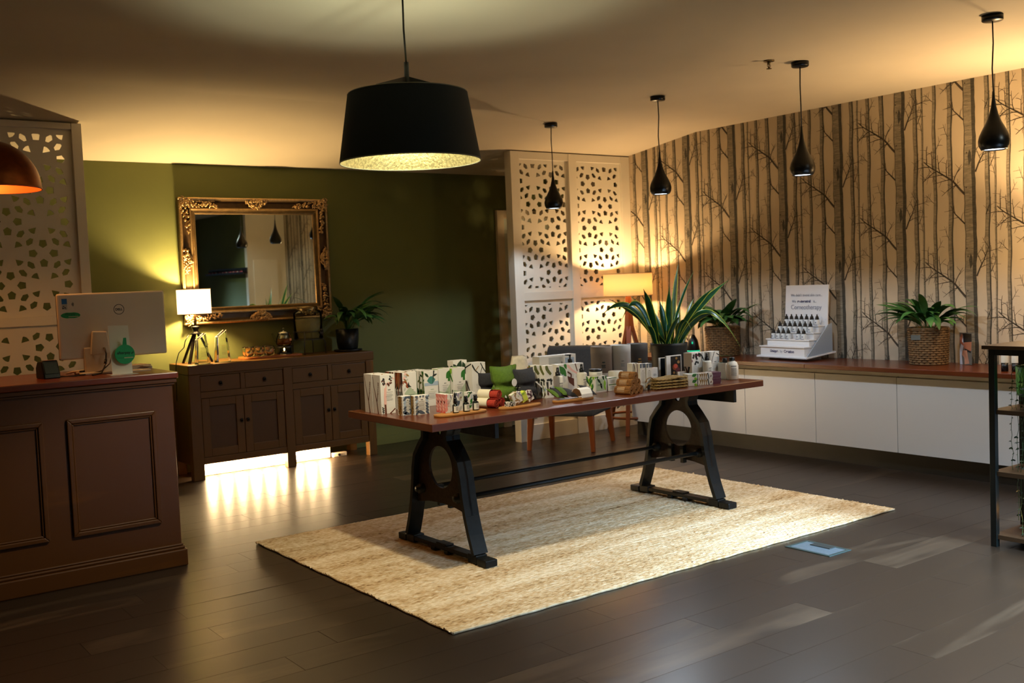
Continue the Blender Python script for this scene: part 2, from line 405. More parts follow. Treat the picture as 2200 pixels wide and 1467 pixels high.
for zc in (.71*.98,):
    tile.append((5, 1, [(-.006, zc-.055), (.012, zc-.02), (.010, zc+.03), (-.002, zc+.055), (-.014, zc+.01)]))
    tile.append((5, 2, [(-.002, zc-.035), (.005, zc-.01), (.004, zc+.02), (-.004, zc+.03), (-.006, zc)]))
for q in range(5):
    a, z = RND.uniform(-.03, .03), RND.uniform(0, TH); tile.append((5, 2, [(a-.004, z-.004), (a+.004, z-.004), (a+.005, z+.003), (a, z+.006), (a-.005, z+.002)]))
g = G()
for c in range(-1, 14):
    y0 = 6.401+.53-TW*c; drop = 0 if c % 2 == 0 else TH/2
    for k in range(-1, 4):
        for layer, mi, pl in tile:
            pts = [(y0-a, z+1.087+TH*(k-1)+drop-.355) for a, z in pl]
            if max(p[1] for p in pts) < .70 or min(p[0] for p in pts) > YB: continue
            pts = clip(pts, .46, YB-.93, 0)
            if pts: pts = clip(pts, .70, ceil_z(sum(p[0] for p in pts)/len(pts))-.001, 1)
            if len(pts) < 3: continue
            g.add([(XR-.0006-.00025*layer-(.0001 if mi == 1 else 0), p[0], p[1]) for p in pts], [tuple(range(len(pts)))], mi)
g.obj('wallpaper_print', [m_bark, m_barkd, m_twig], WR, kind='stuff', recalc=False)
# ------------------------------------------------------------------ pierced white screens
S_ = .203
def hole_polys(cx, cz, x0, x1, z0, z1):
    out = []
    quarter = [(.168, .178), (.40, .235), (.395, .275), (.33, .35), (.25, .385), (.215, .37)]
    pent = [(0, .835), (.125, .745), (.09, .575), (-.09, .575), (-.125, .745)]
    mid = [(.76, .432), (.684, .302), (.542, .269), (.511, .359), (.606, .494), (.736, .483)]
    dot = [(0, .41), (.03, .36), (-.03, .36)]
    n = 9
    for i in range(-n, n+1):
        for j in range(-n, n+1):
            if (i+j) % 2: continue
            x, z = cx+S_*i, cz+S_*j
            if not (x0-.3 < x < x1+.3 and z0-.3 < z < z1+.3): continue
            L = []
            for sx in (1, -1):
                for sz in (1, -1):
                    L.append([(a*sx, b*sz) for a, b in quarter])
                    if i % 2 == 0:
                        L.append([(a*sx, b*sz) for a, b in mid]); L.append([(b*sx, a*sz) for a, b in mid])
            for s in (1, -1):
                L.append([(a, b*s) for a, b in pent]); L.append([(b*s, a) for a, b in pent])
                L.append([(a, b*s) for a, b in dot]); L.append([(b*s, a) for a, b in dot])
            for pl in L:
                q = clip(clip([(x+a*S_, z+b*S_) for a, b in pl], x0, x1, 0), z0, z1, 1)
                if len(q) >= 3:
                    ar = abs(sum(q[k-1][0]*q[k][1]-q[k][0]*q[k-1][1] for k in range(len(q))))/2
                    per = sum(sqrt((q[k-1][0]-q[k][0])**2+(q[k-1][1]-q[k][1])**2) for k in range(len(q)))
                    if ar > 3e-5 and ar/per > .002: out.append(q)
    return out
def screen(label, x0, x1, y, zt, cols, rows, phases):
    t = thing('pierced_screen', label, 'screen', ((x0+x1)/2, y, 0), group='white pierced room screens'); cx = (x0+x1)/2
    D = .045
    for a, b in ((x0, cols[0][0]), (cols[0][1], cols[1][0]), (cols[1][1], x1)):
        G().box(a-cx, b-cx, -D, D, 0, zt).obj('stile', m_trimw, t, bevel=.002)
    for a, b in cols:
        for z0, z1 in ((0, rows[0][0]), (rows[0][1], rows[1][0]), (rows[1][1], zt)):
            G().box(a-cx, b-cx, -D+.004, D-.004, z0, z1).obj('rail', m_trimw, t, bevel=.002)
    for ci, (a, b) in enumerate(cols):
        for ri, (z0, z1) in enumerate(rows):
            px, pz = phases[ci][ri]
            H = hole_polys(px-cx, pz, a-cx+.016, b-cx-.03, z0+.034, z1-.036)
            o = poly2mesh([(a-cx-.004, z0-.004), (b-cx+.004, z0-.004), (b-cx+.004, z1+.004), (a-cx-.004, z1+.004)], H, .012, 'fretwork_panel', m_trimw, t)
            o.location = (0, -.012, 0)
    return t
screen('white fretwork partition behind the grey chair, meeting the wallpapered wall', 5.314, 6.716, 7.185, 2.556, [(5.41, 5.97), (6.062, 6.612)], [(.14, 1.245), (1.32, 2.49)],
       [[(5.575, .89), (5.575, 2.301)], [(6.42, .87), (6.42, 2.294)]])
screen('white fretwork partition behind the reception counter, cut by the left edge', .36, 1.762, 7.105, 2.562, [(.46, 1.0), (1.09, 1.70)], [(.14, 1.255), (1.315, 2.522)],
       [[(.88, .91), (.88, 1.923)], [(1.49, .91), (1.488, 1.923)]])
# ceiling sprinkler
t = thing('ceiling_sprinkler', 'small metal fire sprinkler on the ceiling beside a black pendant canopy', 'sprinkler', (4.938, 4.008, ZC))
m_brass = mat('dull_brass', '#6f5c3a', .35, 1)
G().cyl((0, 0), .032, -.006, 0, 18).obj('escutcheon', m_brass, t)
g = G().cyl((0, 0), .010, -.022, -.004, 12)
for s in (-1, 1): g.tube([(s*.010, 0, -.02), (s*.014, 0, -.032), (s*.003, 0, -.046)], .0022, 6)
g.cyl((0, 0), .003, -.048, -.02, 8); g.obj('frame_arms', m_brass, t)
G().cyl((0, 0), .016, -.05, -.047, 14).obj('deflector', m_brass, t)
# ------------------------------------------------------------------ reception counter
m_desk = wood('counter_timber', '#4e2c0b', '#ad6d1f', .42, axis=0, scale=2.6)
m_deskv = wood('counter_timber_upright', '#4e2c0b', '#ad6d1f', .42, axis=2, scale=2.6)
m_desktop = wood('counter_top_timber', '#6a2c0a', '#bd641c', .3, axis=0, scale=2.2, coat=.3)
t = thing('reception_counter', 'long panelled wooden reception counter with a computer on top', 'counter', (.55, 5.64, 0)); ox, oy = .55, 5.64
def bxo(name, m, x0, x1, y0, y1, z0, z1, bev=.003, par=None, **k):
    return G().box(x0-ox, x1-ox, y0-oy, y1-oy, z0, z1).obj(name, m, par or t, bevel=bev, **k)
bxo('body', m_desk, -.6, 1.69, 5.29, 5.95, .0, .955)
bxo('counter_top', m_desktop, -.63, 1.716, 5.262, 6.0, .984, 1.017, .006)
g = G()
for a, b, z0, z1 in ((.018, .018, .962, .984), (.010, .010, .950, .962)): g.box(-.6-a-ox, 1.69+a-ox, 5.29-b-oy, 5.95+b-oy, z0, z1)
g.obj('cornice_moulding', m_desk, t, bevel=.003)
g = G().box(-.625-ox, 1.712-ox, 5.265-oy, 5.96-oy, 0, .088); g.box(-.615-ox, 1.704-ox, 5.276-oy, 5.95-oy, .088, .104).box(-.608-ox, 1.698-ox, 5.283-oy, 5.95-oy, .104, .116)
g.obj('plinth', m_desk, t, bevel=.006)
def pframe(x0, x1, z0, z1):
    g = G()
    for off, wd, dp in ((0, .022, .016), (.022, .010, .009)):
        a0, a1, c0, c1 = x0+off-ox, x1-off-ox, z0+off, z1-off; y1 = 5.292-oy; y0 = 5.29-dp-oy
        for p in ([(a0, c0), (a1, c0), (a1-wd, c0+wd), (a0+wd, c0+wd)], [(a0, c1), (a0+wd, c1-wd), (a1-wd, c1-wd), (a1, c1)],
                  [(a0, c0), (a0+wd, c0+wd), (a0+wd, c1-wd), (a0, c1)], [(a1, c0), (a1, c1), (a1-wd, c1-wd), (a1-wd, c0+wd)]):
            g.prism(p, lambda a, b, tt: (a, tt, b), y0, y1)
    return g.obj('panel_moulding', m_desk, t, bevel=.004)
for x0, x1 in ((1.162, 1.592), (.60, 1.053), (.03, .49), (-.54, -.08)): pframe(x0, x1, .242, .825)
# ------------------------------------------------------------------ all-in-one computer seen from the back
m_pc = mat('white_plastic', '#d3c9b8', .35); m_blk = mat('black_plastic', '#0b0c0c', .35); m_ink = mat('black_ink', '#101512', .6)
t = thing('desktop_computer', 'white all-in-one computer seen from behind on the counter', 'computer', (1.50, 5.62, 1.017))
G().box(-.275, .275, -.012, .014, .082, .425).obj('screen_housing', m_pc, t, bevel=.008)
G().box(-.275, .275, .014, .018, .082, .425).obj('display', m_blk, t, bevel=.002)
G().prism([(-.03, .10), (.075, .10), (.06, .22), (-.015, .225)], lambda a, b, tt: (a-.10, tt, b), -.03, -.012).obj('hinge_cover', m_pc, t, bevel=.006)
g = G().prism([(-.03, .0), (.01, .0), (.0, .14), (-.02, .14)], lambda a, b, tt: (tt, a+.0, b), -.16, -.02); g.obj('stand_neck', m_pc, t, bevel=.006)
G().box(-.19, .04, -.08, .10, 0, .012).obj('stand_foot', m_pc, t, bevel=.005)
R90 = (radians(90), 0, 0)
def dashes(par, x0, x1, yy, z, h, m):
    g = G(); x = x0
    while x < x1: g.box(x, x+h*.75, yy, yy+.0005, z-h/2, z+h/2); x += h*1.15
    g.obj('printed_small_print', m, par)
def ring(r0, r1, c, yy, n=40):
    g = G(); v = []
    for j in range(n):
        a = 2*pi*j/n; v += [(c[0]+r0*cos(a), yy, c[1]+r0*sin(a)), (c[0]+r1*cos(a), yy, c[1]+r1*sin(a))]
    return g.add(v, [(2*j, 2*j+1, (2*j+3) % (2*n), (2*j+2) % (2*n)) for j in range(n)])
ring(.0245, .0275, (.032, .333), -.0126).obj('round_emblem', m_ink, t, label='thin black ring round the lettering')
text('DELL', .0165, m_ink, t, (.032, -.0126, .3275), R90, bold=.0006)
m_gtag = mat('mint_green_card', '#1c9f5f', .5); m_gtag2 = mat('green_sticker', '#148a3e', .5); m_blue = mat('blue_print', '#1f5f96', .5); m_paperw = mat('white_card', '#e4e2da', .55); m_pinkp = mat('pale_pink_print', '#e8c9b0', .6)
g = G()
for q in range(24):
    a0, a1 = 2*pi*q/24, 2*pi*(q+1)/24
    P = lambda a: (-.212+cos(a)*.042+(.006 if cos(a) > 0 else -.006), -.0125, .313+sin(a)*.0155*(1 if abs(cos(a)) > .2 else .92))
    g.add([(-.212, -.0125, .313), P(a0), P(a1)], [(0, 1, 2)])
st = g.obj('green_sticker', m_gtag2, t, recalc=False); text('afterpay', .0155, m_ink, st, (-.214, -.0129, .3155), R90); G().box(-.247, -.222, -.0129, -.0126, .3065, .3072).obj('printed_line', m_ink, st)
dashes(st, -.222, -.176, -.0129, .3065, .0035, m_pinkp)
g = G().box(-.252, -.226, -.0128, -.0122, .372, .400).obj('blue_card_sticker', m_blue, t)
g = G().box(-.252, -.226, -.0128, -.0122, .345, .3705).obj('payment_sticker', mat('pale_sticker', '#a9a69c', .5), t)
G().box(-.250, -.243, -.013, -.0125, .348, .355).box(-.240, -.234, -.013, -.0125, .350, .357).box(-.248, -.240, -.013, -.0125, .359, .363).box(-.237, -.229, -.013, -.0125, .346, .348).obj('printed_marks', m_ink, g)
g = G()
for k, r in enumerate((.005, .009, .013)):
    g.tube([(-.207+r*cos(a), -.0126, .370+r*sin(a)) for a in [radians(-50+10*i) for i in range(11)]], .0011, 5)
g.obj('contactless_mark', m_ink, t)
g = G()
for q in range(9): g.box(-.05+q*.003, -.048+q*.003, -.0135, -.012, .215, .232)
g.obj('vent', m_pc, t); G().box(-.046, -.042, -.0135, -.0118, .128, .137).box(-.03, -.022, -.0135, -.0118, .129, .134).box(-.018, -.009, -.0135, -.0118, .131, .139).obj('port', m_blk, t)
t2 = tag(G().tube([(1.44, 5.604, 1.153), (1.44, 5.585, 1.150), (1.443, 5.57, 1.12), (1.437, 5.56, 1.085), (1.42, 5.535, 1.05), (1.395, 5.50, 1.024), (1.34, 5.46, 1.0215)], .0042, 8).tube([(1.437, 5.562, 1.09), (1.43, 5.551, 1.068)], .0075, 8).obj('power_cable', m_blk), 'black power cable dropping from the back of the computer to the counter', 'cable')
tag(G().tube([(1.475, 5.604, 1.148), (1.47, 5.57, 1.11), (1.45, 5.54, 1.07), (1.41, 5.54, 1.035), (1.36, 5.56, 1.0225), (1.30, 5.53, 1.0215), (1.27, 5.50, 1.0215), (1.16, 5.60, 1.0215)], .0035, 8).obj('data_cable', m_blk), 'thin black cable snaking over the counter behind the card machine', 'cable')
tag(G().tube([(1.28, 5.74, 1.021), (1.30, 5.69, 1.03), (1.35, 5.66, 1.035), (1.42, 5.66, 1.028)], [.006, .011, .012, .008], 10, flat=.5).obj('telephone_handset', m_pc), 'white curved handset lying on the counter behind the computer', 'telephone')
# acrylic card stand with round green tag hung on it
t = thing('card_stand', 'white upright card stand near the front edge of the counter', 'stand', (1.475, 5.40, 1.017))
g = G().prism([(-.052, 0), (.050, 0), (.0465, .247), (-.0535, .25)], lambda a, b, tt: (a, tt+b*.10, b+.003), -.002, .002); g.obj('upright_card', m_paperw, t)
G().box(-.075, .065, -.05, .03, 0, .003).obj('foot_plate', mat('clear_foot', '#c9c5bb', .15), t, bevel=.001)
t = thing('round_green_tag', 'round mint green payment tag hooked over the white card stand', 'tag', (1.487, 5.385, 1.12))
g = G(); n = 36; g.prism([(.050*cos(2*pi*i/n), .050*sin(2*pi*i/n)) for i in range(n)], lambda a, b, tt: (a, tt, b), -.003, .003); g.obj('disc', m_gtag, t, bevel=.001)
G().prism([(-.010, .044), (.012, .044), (.008, .085), (-.006, .085)], lambda a, b, tt: (a, tt-(b-.044)*.25, b), -.0015, .0015).obj('hanging_loop', m_gtag, t)
text('afterpay', .0205, m_ink, t, (-.006, -.0036, .002), R90, bold=.0003)
g = G(); g.tube([(.031, -.0034, .002), (.036, -.0034, .009), (.041, -.0034, .003), (.035, -.0034, -.001)], .0012, 5, closed=True).tube([(.037, -.0034, .009), (.041, -.0034, .012), (.044, -.0034, .007)], .0012, 5, closed=True); g.obj('printed_loop_mark', m_ink, t)
dashes(t, -.004, .040, -.0036, -.018, .005, m_pinkp); G().box(-.038, -.006, -.0036, -.0031, -.0185, -.0175).obj('printed_line', m_ink, t)
# card terminal
t = thing('card_terminal', 'small black card payment terminal at the left of the counter', 'card terminal', (1.15, 5.55, 1.017), rz=.12)
g = G().prism([(-.06, 0), (.06, 0), (.06, .055), (.035, .085), (-.025, .092), (-.055, .03)], lambda a, b, tt: (tt, a, b), -.041, .041); g.obj('housing', m_blk, t, bevel=.006)
G().prism([(-.028, .0925), (.030, .088), (.030, .0895), (-.026, .094)], lambda a, b, tt: (tt, a, b), -.028, .03).obj('paper_slot', mat('receipt_paper', '#b59a85', .6), t)
G().prism([(-.0585, .025), (-.033, .077), (-.0345, .0785), (-.060, .0265)], lambda a, b, tt: (tt, a, b), -.032, .032).obj('keypad_screen', mat('dark_screen', '#050708', .08), t)
m_pp = mat('stacked_paper', '#cfc4b0', .6)
tag(G().box(-.11, .11, -.075, .075, 0, .012).box(-.10, .105, -.07, .07, .0125, .022).obj('paper_stack', m_pp, loc=(1.60, 5.76, 1.017), rz=.08), 'low stack of white paper at the right end of the counter', 'paper')
tag(G().box(-.06, .06, -.04, .04, 0, .007).obj('notepad', m_pp, loc=(1.60, 5.56, 1.017), rz=-.15, bevel=.001), 'white notepad beside the card stand at the counter edge', 'notepad')
tag(G().box(-.075, .075, -.007, .007, 0, .010).obj('pen', m_blk, loc=(1.39, 5.62, 1.029), rz=.1, bevel=.003), 'black pen lying on the computer foot', 'pen')
g = G()
for k in range(7): g.tube([(RND.uniform(-.03, .03), RND.uniform(-.025, .025), .006+RND.random()*.014) for _ in range(5)], .0022, 6)
tag(g.obj('coiled_cord', m_pp, loc=(1.675, 5.69, 1.017)), 'tangle of white cord on the right end of the counter', 'cord')
# ------------------------------------------------------------------ sideboard
m_sb = wood('sideboard_elm', '#56380c', '#b57d22', .5, axis=0, scale=2.4); m_sbv = wood('sideboard_elm_upright', '#56380c', '#b57d22', .5, axis=2, scale=2.4); m_sbp = wood('sideboard_panel', '#482d09', '#98641a', .5, axis=2, scale=2.2)
m_iron = mat('aged_iron', '#14120f', .45, .7)
ox, oy = 3.345, 7.83; Yf = 7.605; Yb = 8.045; H = .8826
t = thing('sideboard', 'old elm sideboard with four drawers and four doors under the gilt mirror', 'sideboard', (ox, oy, 0))
bxo('top', m_sb, 2.553, 4.137, Yf, Yb, .808, H, .006)
for a, b in ((2.553, 2.640), (3.316, 3.392), (4.058, 4.130)): bxo('leg', m_sbv, a, b, Yf, Yf+.07, 0, .808, .004)
for a, b in ((2.553, 2.625), (4.062, 4.130)): bxo('leg', m_sbv, a, b, Yb-.07, Yb, 0, .808, .004)
for a, b in ((2.556, 2.58), (4.105, 4.128)): bxo('side_panel', m_sbp, a, b, Yf+.07, Yb-.07, .115, .808, .002)
bxo('back_panel', m_sbp, 2.60, 4.10, Yb-.03, Yb-.012, .13, .808, .002); bxo('bottom_shelf', m_sbp, 2.58, 4.105, Yf+.03, Yb-.03, .125, .145, .002)
for a, b in ((2.640, 3.316), (3.392, 4.058)):
    bxo('rail', m_sb, a, b, Yf+.004, Yf+.04, .625, .672, .002); bxo('rail', m_sb, a, b, Yf+.004, Yf+.04, .118, .170, .003); bxo('rail', m_sb, a, b, Yf+.004, Yf+.04, .796, .808, .002)
    mid = (a+b)/2; bxo('divider', m_sbv, mid-.018, mid+.018, Yf+.004, Yf+.04, .672, .796, .002)
    for a2, b2 in ((a+.002, mid-.020), (mid+.020, b-.002)):
        d = bxo('drawer', m_sb, a2, b2, Yf+.008, Yf+.30, .674, .794, .004)
        c = ((a2+b2)/2-ox, Yf+.006-oy, .735); g = G().cyl((0, 0), .014, 0, .004, 14).xf(Matrix.Translation(c) @ Matrix.Rotation(pi/2, 4, 'X'))
        g.tube([(c[0]+.012*sin(q), c[1]-.008, c[2]-.010-.012*cos(q)) for q in [2*pi*k/14 for k in range(14)]], .0025, 6, closed=True); g.ball((c[0], c[1]-.006, c[2]), .005)
        g.obj('ring_pull', m_iron, d)
    for s, a2, b2 in ((1, a+.003, mid-.002), (-1, mid+.002, b-.003)):
        y0 = Yf+.006; fw = .062
        d = bxo('door', m_sbp, a2+fw-.004, b2-fw+.004, y0+.010, y0+.022, .172+fw-.004, .622-fw+.004, .001)
        for nm, q in (('door_stile', (a2, a2+fw, .172, .622)), ('door_stile', (b2-fw, b2, .172, .622)), ('door_rail', (a2+fw, b2-fw, .172, .172+fw)), ('door_rail', (a2+fw, b2-fw, .622-fw, .622))):
            G().box(q[0]-ox, q[1]-ox, y0-oy, y0+.024-oy, q[2], q[3]).obj(nm, m_sbv if 'stile' in nm else m_sb, d, bevel=.003)
        xk = (b2-.024 if s > 0 else a2+.024)-ox; c = (xk, y0-oy-.001, .43)
        g = G().cyl((0, 0), .013, 0, .004, 14).xf(Matrix.Translation(c) @ Matrix.Rotation(pi/2, 4, 'X')); g.tube([(c[0]+.010*sin(q), c[1]-.008, c[2]-.008-.010*cos(q)) for q in [2*pi*k/14 for k in range(14)]], .0024, 6, closed=True)
        g.obj('ring_pull', m_iron, d)
# bulbs on the floor under the sideboard
m_bulb = mat('lit_globe', '#fff2d6', .3, emit='#ffd9a0', es=300)
bl = thing('globe_light_bar', 'white bar of lit globe bulbs on the floor under the sideboard', 'light bar', (3.22, 7.80, 0))
G().box(-.56, .56, -.012, .03, .002, .10).obj('bar', mat('bar_white', '#e8e2d4', .4), bl, bevel=.004)
for k in range(9):
    x = 2.738+k*.1207-3.22
    b = G().ball((x, -.055, .062), .029, n=16, k=10).obj('bulb', m_bulb, bl)
    G().cyl((0, 0), .014, -.02, .012, 12).xf(Matrix.Translation((x, -.022, .062)) @ Matrix.Rotation(pi/2, 4, 'X')).obj('bulb_socket', m_pc, b)
t = thing('power_board', 'white power strip on the floor beneath the right end of the sideboard', 'power strip', (3.86, 7.79, 0))
G().box(-.065, .065, -.022, .022, 0, .036).obj('casing', m_pc, t, bevel=.006); G().cyl((0, 0), .011, 0, .006, 14).xf(Matrix.Translation((-.01, -.022, .018)) @ Matrix.Rotation(pi/2, 4, 'X')).obj('socket', m_blk, t)
tag(G().box(-.05, .05, -.04, .04, 0, .12).obj('timber_block', wood('raw_timber', '#9a6a3a', '#c79458', .6, axis=2, scale=4), loc=(2.45, 7.96, 0)), 'raw timber block on the floor between counter and sideboard', 'block')
# ------------------------------------------------------------------ gilt mirror
m_gilt = mat('antique_gilt', '#7a6340', .36, .75, noise=.35, nscale=22); m_gilth = mat('bright_gilt', '#c0a070', .30, .8, noise=.25, nscale=60); m_giltd = mat('dark_gilt', '#4a3722', .45, .5, noise=.3, nscale=20)
mx, mz = 3.328, 1.683
t = thing('gilt_mirror', 'large rectangular mirror in an ornate antique gilt frame', 'mirror', (mx, 8.05, mz)); t.rotation_euler = (.0046, 0, -.0126)
IW, IH, OW, OH = .502, .372, .638, .505
G().box(-IW-.01, IW+.01, -.022, -.016, -IH-.01, IH+.01).obj('mirror_glass', mat('silvered_glass', '#e9efe4', .015, 1), t)
prof = [(0, .016), (.006, .026), (.018, .03), (.022, .026), (.034, .034), (.040, .040), (.050, .038), (.056, .026), (.095, .020), (.108, .030), (.114, .046), (.126, .050), (.134, .044), (.1345, 0), (0, 0)]
mis = [1, 0, 0, 0, 1, 1, 0, 2, 2, 0, 1, 1, 0, 2, 2]
def frame_side(name, ax, s):
    g = G(); v = []; n = len(prof)
    for e in (-1, 1):
        for d, h in prof:
            if ax == 0: v.append((e*(IW+d*(OW-IW)/.134), -h-.004, s*(IH+d*(OH-IH)/.134)))
            else: v.append((s*(IW+d*(OW-IW)/.134), -h-.004, e*(IH+d*(OH-IH)/.134)))
    g.add(v, []); 
    for i in range(n):
        j = (i+1) % n; g.f.append([i, j, n+j, n+i]); g.m.append(mis[i]); g.s.append(False)
    return g.obj(name, [m_gilt, m_gilth, m_giltd], t)
fr = [frame_side('frame_rail', 0, 1), frame_side('frame_rail', 0, -1), frame_side('frame_stile', 1, 1), frame_side('frame_stile', 1, -1)]
def beads(par, pts):
    g = G()
    for p in pts: g.ball(p, .0026, n=6, k=4)
    g.obj('beading', m_gilth, par, kind='stuff')
nb = 90
beads(fr[0], [(-IW-.026+(2*IW+.052)*k/nb, -.036, IH+.026) for k in range(nb+1)]); beads(fr[3], [(-IW-.026, -.036, -IH-.026+(2*IH+.052)*k/66) for k in range(67)])
def orn(pts, scale=1):
    """carved leaf-and-berry ornament following a set of guide points"""
    g = G()
    for p, r in pts:
        for q in range(4):
            c = (p[0]+RND.uniform(-1, 1)*r, -.045-RND.random()*.016, p[1]+RND.uniform(-1, 1)*r)
            if RND.random() < .55: g.ball(c, RND.uniform(.006, .0115), n=7, k=5)
            else:
                a = RND.uniform(0, 2*pi); l = RND.uniform(.016, .032)
                g.tube([(c[0]-cos(a)*l*.6, c[1]+.004, c[2]-sin(a)*l*.6), c, (c[0]+cos(a+.5)*l*.6, c[1]-.001, c[2]+sin(a+.5)*l*.6)], [.002, .0068, .0015], 6)
    return g
for sx in (-1, 1):
    for sz in (-1, 1):
        pts = []
        for k in range(14): u = k/13; pts.append(((sx*(OW-.03-u*.27), sz*(OH-.028-.045*u-.01*sin(u*6))), .020*(1-u)+.012))
        for k in range(14): u = k/13; pts.append(((sx*(OW-.028-.045*u), sz*(OH-.03-u*.25)), .020*(1-u)+.012))
        for k in range(8): pts.append(((sx*(OW-.05), sz*(OH-.05)), .032))
        g = orn(pts)
        for q in range(3): g.tube([(sx*(OW-.02-.03*sin(a)-q*.035), -.052, sz*(OH-.02-.03*cos(a)-q*.012)) for a in [k*.35 for k in range(10)]], [.002+.004*sin(k/9*pi) for k in range(10)], 6)
        g.obj('corner_ornament', m_gilth, t, label='carved gilt corner ornament')
for (cx, cz, ax, s) in ((0, OH-.055, 0, 1), (0, -OH+.055, 0, -1), (OW-.055, 0, 1, 1), (-OW+.055, 0, 1, -1)):
    pts = []
    for k in range(15):
        u = (k-7)/7; a = u*.085; b = (.032-.06*(1-abs(u)))*1
        pts.append((((cx+a), cz+s*b*.7) if ax == 0 else (cx+s*b*.7, cz+a), .012))
        pts.append((((cx+a*.6), cz+s*.028) if ax == 0 else (cx+s*.028, cz+a*.6), .010))
    g = orn(pts); g.ball((cx, -.05, cz), .016, n=10, k=7)
    for sg in (-1, 1): g.tube([((cx+sg*(.02+.03*sin(q*.4)), -.05, cz+s*(-.03+.05*q/8)) if ax == 0 else (cx+s*(-.03+.05*q/8), -.05, cz+sg*(.02+.03*sin(q*.4)))) for q in range(9)], .0045, 6)
    g.obj('centre_ornament', m_gilth, t, label='carved gilt shell ornament')
# ------------------------------------------------------------------ lamps
def drum_shade(r, z0, z1, th=.003):
    return G().lathe([(r, z0), (r, z1), (r-th, z1), (r-th, z0), (r, z0)], 40)
def rim(g, r, z): return g.tube([(r*cos(2*pi*k/40), r*sin(2*pi*k/40), z) for k in range(40)], .003, 6, closed=True)
m_shade = shade_mat('cream_shade_cloth', '#e8ddc4', 1.0, '#fff0d8'); m_shade2 = shade_mat('oatmeal_shade_cloth', '#cdb48c', .16, '#ffcf8a'); m_shrim = mat('shade_trim', '#c9a868', .6)
m_dwood = wood('dark_stained_wood', '#150f0b', '#3a281b', .4, axis=2, scale=5); m_lwood = wood('warm_teak', '#7a3d17', '#c07636', .4, axis=2, scale=4)
m_lit = mat('lit_bulb', '#fff1d0', .4, emit='#ffdca0', es=9)
t = thing('table_lamp', 'lit tripod table lamp with cream drum shade on the sideboard', 'lamp', (TLAMP[0], TLAMP[1], H))
s = drum_shade(.128, .382, .578).obj('lamp_shade', m_shade, t); g = G(); rim(g, .128, .383); rim(g, .128, .577); g.obj('shade_trim', m_shrim, s)
g = G().cyl((0, 0), .011, .29, .45, 12); g.obj('neck', mat('bronze_rod', '#5a4127', .4, .7), t)
G().lathe([(0, .225), (.045, .225), (.047, .232), (.024, .24), (.021, .262), (.030, .274), (.030, .288), (0, .290)], 24).obj('tripod_hub', m_blk, t)
for a in (2.45, 3.85, 6.15):
    G().beam((.016*cos(a), .016*sin(a), .228), (.115*cos(a), .115*sin(a), 0), .020, .016, mi=0).obj('leg', m_dwood, t)
g = G().box(-.014, .014, -.0015, .0015, -.02, .012); tg = g.obj('hanging_tag', m_blk, t, loc=(.06, -.05, .145), rz=.2, rot=(0, radians(45), .2))
tag(G().tube([(2.665, 7.87, 1.105), (2.63, 7.86, 1.06), (2.62, 7.865, 1.01), (2.575, 7.86, .97), (2.548, 7.85, .90), (2.543, 7.85, .86), (2.538, 7.86, .6)], .0035, 8).obj('lamp_cord', m_blk), 'thin black cord running from the table lamp over the end of the sideboard', 'cord')
t = thing('floor_lamp', 'tripod floor lamp with oatmeal drum shade in the wallpapered corner', 'lamp', (FLAMP[0], FLAMP[1], 0))
s = drum_shade(.222, 1.250, 1.452).obj('lamp_shade', m_shade2, t); g = G(); rim(g, .222, 1.251); rim(g, .222, 1.451); g.obj('shade_trim', m_shrim, s)
G().lathe([(0, 1.28), (.02, 1.28), (.02, 1.33), (0, 1.33)], 12).obj('bulb_socket', m_blk, t)
G().beam((0, 0, .93), (0, 0, 1.285), .070, .060, .030, .030).obj('neck', m_lwood, t)
for a in (218, 95, 335):
    a = radians(a); G().beam((.02*cos(a), .02*sin(a), .97), (.29*cos(a), .29*sin(a), 0), .040, .034, .034, .026).obj('leg', m_lwood, t)
G().tube([(.235*cos(2*pi*k/36), .235*sin(2*pi*k/36), .155) for k in range(36)], .012, 8, closed=True).obj('stretcher_ring', m_lwood, t)
# ------------------------------------------------------------------ pendants
m_pblk = mat('matt_black_metal', '#0a0b0b', .32, .2); m_cord = mat('black_flex', '#0c0b09', .6); m_led = mat('lit_diffuser', '#eef6ff', .5, emit='#dcecff', es=5.5)
PL_ = ['black teardrop pendant in front of the fretwork partition', 'black teardrop pendant second from the fretwork partition', 'black teardrop pendant beside the ceiling sprinkler', 'black teardrop pendant nearest the right edge, above the black shelf unit']
for i, (x, y) in enumerate(PEND):
    zc = ceil_z(y)
    t = thing('teardrop_pendant', PL_[i], 'pendant lamp', (x, y, 0), group='row of black teardrop pendants')
    pr = [(.0062, 2.285), (.0075, 2.25), (.0125, 2.21), (.022, 2.17), (.037, 2.13), (.055, 2.095), (.070, 2.062), (.0765, 2.035), (.0735, 2.01), (.064, 1.992), (.058, 1.987), (.054, 1.990), (.060, 2.012), (.062, 2.035), (.05, 2.07), (0, 2.08)]
    G().lathe([(0, 2.287)]+pr, 32).obj('lamp_shade', m_pblk, t)
    G().lathe([(0, 1.9925), (.0545, 1.9925), (.0545, 1.9945), (0, 1.9945)], 28).obj('diffuser', m_led, t)
    G().tube([(0, 0, 2.28), (.0035*(-1)**i, .003, 2.40), (-.004*(-1)**i, 0, 2.53), (0, 0, zc-.03)], .0036, 8).obj('flex', m_cord, t)
    G().lathe([(0, zc-.032), (.048, zc-.030), (.052, zc-.026), (.052, zc), (0, zc)], 28).obj('canopy', m_pblk, t)
m_drum = mat('black_shade_cloth', '#0a1412', .8, noise=.2, nscale=120); m_goldleaf = mat('gold_leaf_lining', '#a8976a', .42, .7, noise=.45, nscale=90, bump=.5)
t = thing('drum_pendant', 'large black tapered drum pendant with gold lining over the table', 'pendant lamp', (DRUM[0], DRUM[1], 0))
